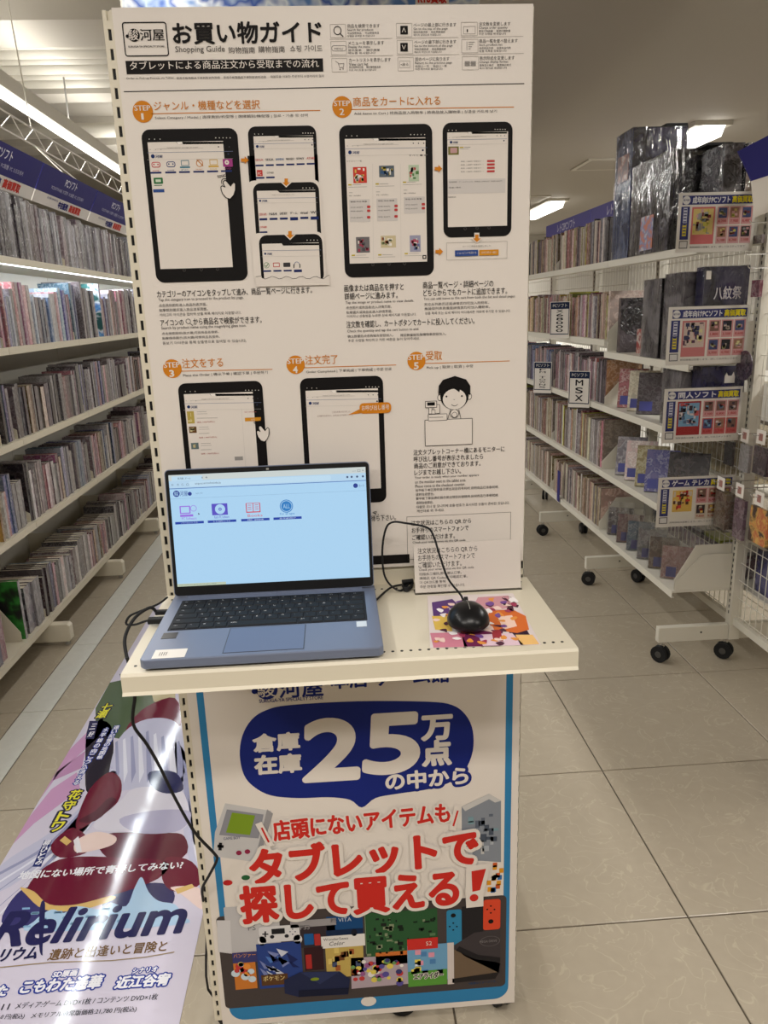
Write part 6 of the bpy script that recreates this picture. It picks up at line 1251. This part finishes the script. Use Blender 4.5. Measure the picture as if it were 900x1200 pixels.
# leaning discs and cases in the near bay
def leaning(y, z, t, h, d, rx, rz, fam, label, cat='game case'):
    o = thing('game_case', label, cat, (RF + 0.03, y, z + 0.002), 'leaning cases in the near bay')
    for nm, m_ in (('case', MB().box((0, -t / 2, 0), (d, t / 2, h), cmat(fam))), ('inlay_sticker', MB().box((0.012, -t / 2 - 0.0008, 0.014), (d * 0.5, -t / 2 - 0.0001, h * 0.3), mat('sticker_blue', lin((60, 64, 140)), 0.4)))):
        q = m_.build(nm, o, bevel=0.0008 if nm == 'case' else 0); q.matrix_parent_inverse = Matrix()
    o.rotation_euler = (rx, 0, rz)
for k, (y, f, l) in enumerate(((3.60, 'pink', 'first'), (3.47, 'tan', 'second'), (3.36, 'grey', 'third'))): leaning(y, RZ[2], 0.014, 0.19, 0.135, -0.3, -0.5, f, '%s leaning disc case from the bracket on the middle right tier' % l)
for k, (y, f, l) in enumerate(((3.58, 'pale', 'first'), (3.46, 'pink', 'second'), (3.33, 'tan', 'third'), (3.22, 'blue', 'fourth'))): leaning(y, RZ[1], 0.018, 0.19, 0.14, -0.32, -0.5, f, '%s leaning disc case from the bracket on the second right tier' % l)
leaning(3.00, RZ[1], 0.02, 0.22, 0.16, -0.35, -0.55, 'dark', 'dark leaning case near the third and fourth price signs')
for k in range(6):
    y = 3.62 - k * 0.13; f = ['pale', 'pink', 'blue', 'pale', 'tan', 'cream'][k]
    o = thing('wrapped_pack', '%s clear wrapped pack from the far bracket on the bottom right shelf' % ['first', 'second', 'third', 'fourth', 'fifth', 'sixth'][k], 'pack', (RF + 0.02, y, RZ[0] + 0.002), 'clear wrapped packs on the bottom shelf')
    q = MB().box((0, -0.006, 0), (0.12, 0.006, 0.14), cmat(f)).build('card', o); q.matrix_parent_inverse = Matrix()
    q = MB().box((-0.004, -0.009, 0), (0.124, 0.009, 0.17), CLEARD).build('bag', o); q.matrix_parent_inverse = Matrix()
    q = MB().box((0.02, -0.0075, 0.008), (0.06, -0.0062, 0.05), mat('sticker_blue', lin((60, 64, 140)), 0.4)).build('price_label', o); q.matrix_parent_inverse = Matrix()
    o.rotation_euler = (-0.25, 0, -0.5)
# white end plate of the near bottom shelf
plate(2.822, RF + 0.012, 1.572, RZ[0] + 0.0, rr, 0.19, WHITE, nm='end_plate', ch=0.35)
plate(3.71, RF + 0.01, 1.572, RZ[0] + 0.0, rr, 0.17, WHITE, nm='end_plate', ch=0.35)
# far side of the rack seen through the mesh
random.seed(11)
for k, (y0, z0, dy, hz_, f, lb) in enumerate(((2.0, 0.311, 0.38, 0.33, 'navy', 'dark blue carton behind the mesh, nearest the viewer'), (2.42, 0.311, 0.36, 0.33, 'navy', 'dark blue carton behind the mesh next to the post'), (2.0, 0.721, 0.7, 0.16, 'tan', 'tan carton row behind the mesh under the hanging packs'), (2.9, 0.311, 0.7, 0.1, 'pale', 'pale flat carton behind the mesh of the near bay'), (2.9, 0.721, 0.7, 0.2, 'tan', 'brown carton behind the mesh of the near bay'), (3.8, 0.311, 0.7, 0.18, 'blue', 'blue carton behind the mesh of the middle bay'))):
    mt_ = NVC if f == 'navy' else cmat(f); o = thing('carton', lb, 'box', (1.75, y0 + dy / 2, z0)); MB().box((1.66, y0, z0), (1.86, y0 + dy, z0 + hz_), mt_).build('box', o, bevel=0.002); MB().box((1.655, y0 + dy * 0.4, z0 + hz_ + 0.0002), (1.86, y0 + dy * 0.6, z0 + hz_ + 0.001), GREYP).build('tape', o)
for k in range(5):
    o = MB().box((1.64, 2.87 + k * 0.17, 0.425), (1.87, 3.02 + k * 0.17, 0.44), cmat(['pale', 'yellow', 'pale', 'blue', 'pale'][k])).build('flat_case'); tag(o, 'flat shiny case on the pale carton behind the near mesh, %s from the post' % ['first', 'second', 'third', 'fourth', 'fifth'][k], 'game case', 'flat cases behind the mesh')
# hanging packs on hooks from the mesh
def hang(px, py, wpx, hpx, X, fam, label, header=True, disc=False, depth=0.012, card=None):
    top = onX(px, py, X); wy = wpx * 0.0055; hz = onX(px, py, X).z - onX(px, py + hpx, X).z
    o = thing('hanging_pack', label, 'hanging pack', (X, top.y, top.z), 'packs hanging on the mesh hooks')
    def b(a, c, m_, nm): q = MB().box(a, c, m_).build(nm, o); q.matrix_parent_inverse = Matrix(); return q
    if disc:
        q = MB().cyl((0, 0, -hz * 0.75), 0.055, 0.003, 'x', cmat('dark'), 32).build('disc', o); q.matrix_parent_inverse = Matrix()
        q = MB().cyl((-0.002, 0, -hz * 0.75), 0.009, 0.002, 'x', CLEAR, 20).build('disc_hub', o); q.matrix_parent_inverse = Matrix()
    else: b((0, -wy / 2, -hz), (depth, wy / 2, -0.03), card or cmat(fam), 'card')
    b((-0.003, -wy / 2 - 0.008, -hz - 0.008), (depth + 0.003, wy / 2 + 0.008, 0), CLEAR, 'bag')
    if header: b((-0.0045, -0.028, -0.02), (-0.0032, 0.028, 0.03), SIGNW, 'header_tag'); b((-0.0055, -0.012, -0.008), (-0.0046, 0.012, 0.018), mat('tag_red', lin((160, 112, 104)), 0.5), 'tag_mark')
    q = MB().tube([(1.60 - X, 0, 0.012), (-0.03, 0, 0.012), (-0.036, 0, 0.02)], 0.0022, CHROME, 6, 0).build('hook', o); q.matrix_parent_inverse = Matrix()
hang(884, 302, 9, 170, 1.52, 'dark', 'long clear bag with a dark disc hanging beside the second price sign', header=False, disc=True)
hang(887, 318, 10, 30, 1.53, 'red', 'small red and black card pack at upper right by the post', header=False)
hang(855, 508, 11, 38, 1.52, 'dark', 'pack of small black charms beside the third price sign', card=DKC)
hang(874, 512, 12, 42, 1.52, 'grey', 'grey card pack in the upper hook row, middle one')
hang(893, 514, 16, 44, 1.50, 'dark', 'dark purple card pack in the upper hook row at the right edge', card=cmat('dark'))
hang(846, 568, 15, 52, 1.46, 'cream', 'plump cream coloured figure pack beside the lowest price sign', depth=0.035)
hang(868, 576, 13, 58, 1.48, 'grey', 'dark figure charm pack in the lower hook row', card=cmat('dark'))
hang(891, 586, 20, 54, 1.46, 'yellow', 'orange-yellow picture card pack in the lower hook row at the right edge', card=art('card_orange', [(206, 160, 80), (214, 170, 90), (190, 90, 60), (206, 160, 80), (60, 40, 40)], (16, 16, 16)))
hang(889, 265, 10, 20, 1.54, 'pale', 'small pale pack on the topmost hook at the right edge', header=False)
# dark blue sign at the right edge
sg = thing('hanging_sign', 'plain dark blue panel cut by the right photo edge above the top price sign', 'sign', (1.26, 2.32, 1.86))
A, B, C_, D_ = [onY(x, y, 2.32) for x, y in ((865, 177), (960, 128), (975, 182), (881, 212))]
MB().prism([(A.x, A.z), (D_.x, D_.z), (C_.x, C_.z), (B.x, B.z)], 'y', 2.32, 2.326, NAVY).build('panel', sg)
MB().prism([(A.x, A.z - 0.0), (D_.x, D_.z), (C_.x, C_.z), (C_.x + 0.005, C_.z - 0.10), (D_.x + 0.02, D_.z - 0.10)][1:], 'y', 2.321, 2.325, SIGNW).build('white_strip', sg)
MB().tube([(1.5, 2.323, B.z), (1.5, 2.323, CEIL_R)], 0.002, GREYP, 5, 0).build('hanger', sg)
# posters hung high behind the stand
A = onY(144, 11, 3.0); B = onY(562, 6, 3.0)
o = thing('hanging_poster', 'wide blue and white poster peeping above the shopping guide poster', 'poster', (0, 3.0, A.z))
MB().box((A.x, 3.0, B.z - 0.02), (B.x, 3.006, 2.6), art('poster_blue', [(40, 70, 150), (60, 100, 180), (190, 210, 226), (50, 84, 166), (220, 226, 230), (90, 130, 190)], (5, 5, 5), 0.4, 0.2)).build('print', o)
MB().box((A.x - 0.006, 2.999, B.z - 0.022), (A.x, 3.007, 2.6), SIGNW).build('frame_edge', o)
C1 = onY(487, 6, 2.9); C2 = onY(526, 6, 2.9)
o = thing('hanging_poster', 'small white notice with red lettering above the stand top edge', 'poster', (C1.x, 2.9, C1.z))
MB().box((C1.x, 2.9, C1.z - 0.01), (C2.x, 2.904, 2.6), SIGNW).build('print', o)
S = Sheet((0, 2.8995, 0), (1, 0, 0), (0, 0, 1), step=0.0003); S.text('R18買取', 490, 4, 523, (190, 50, 40), h=12, bold=0.05); S.build(o)
bpy.data.scenes.remove(_ts); bpy.data.objects.remove(_to)
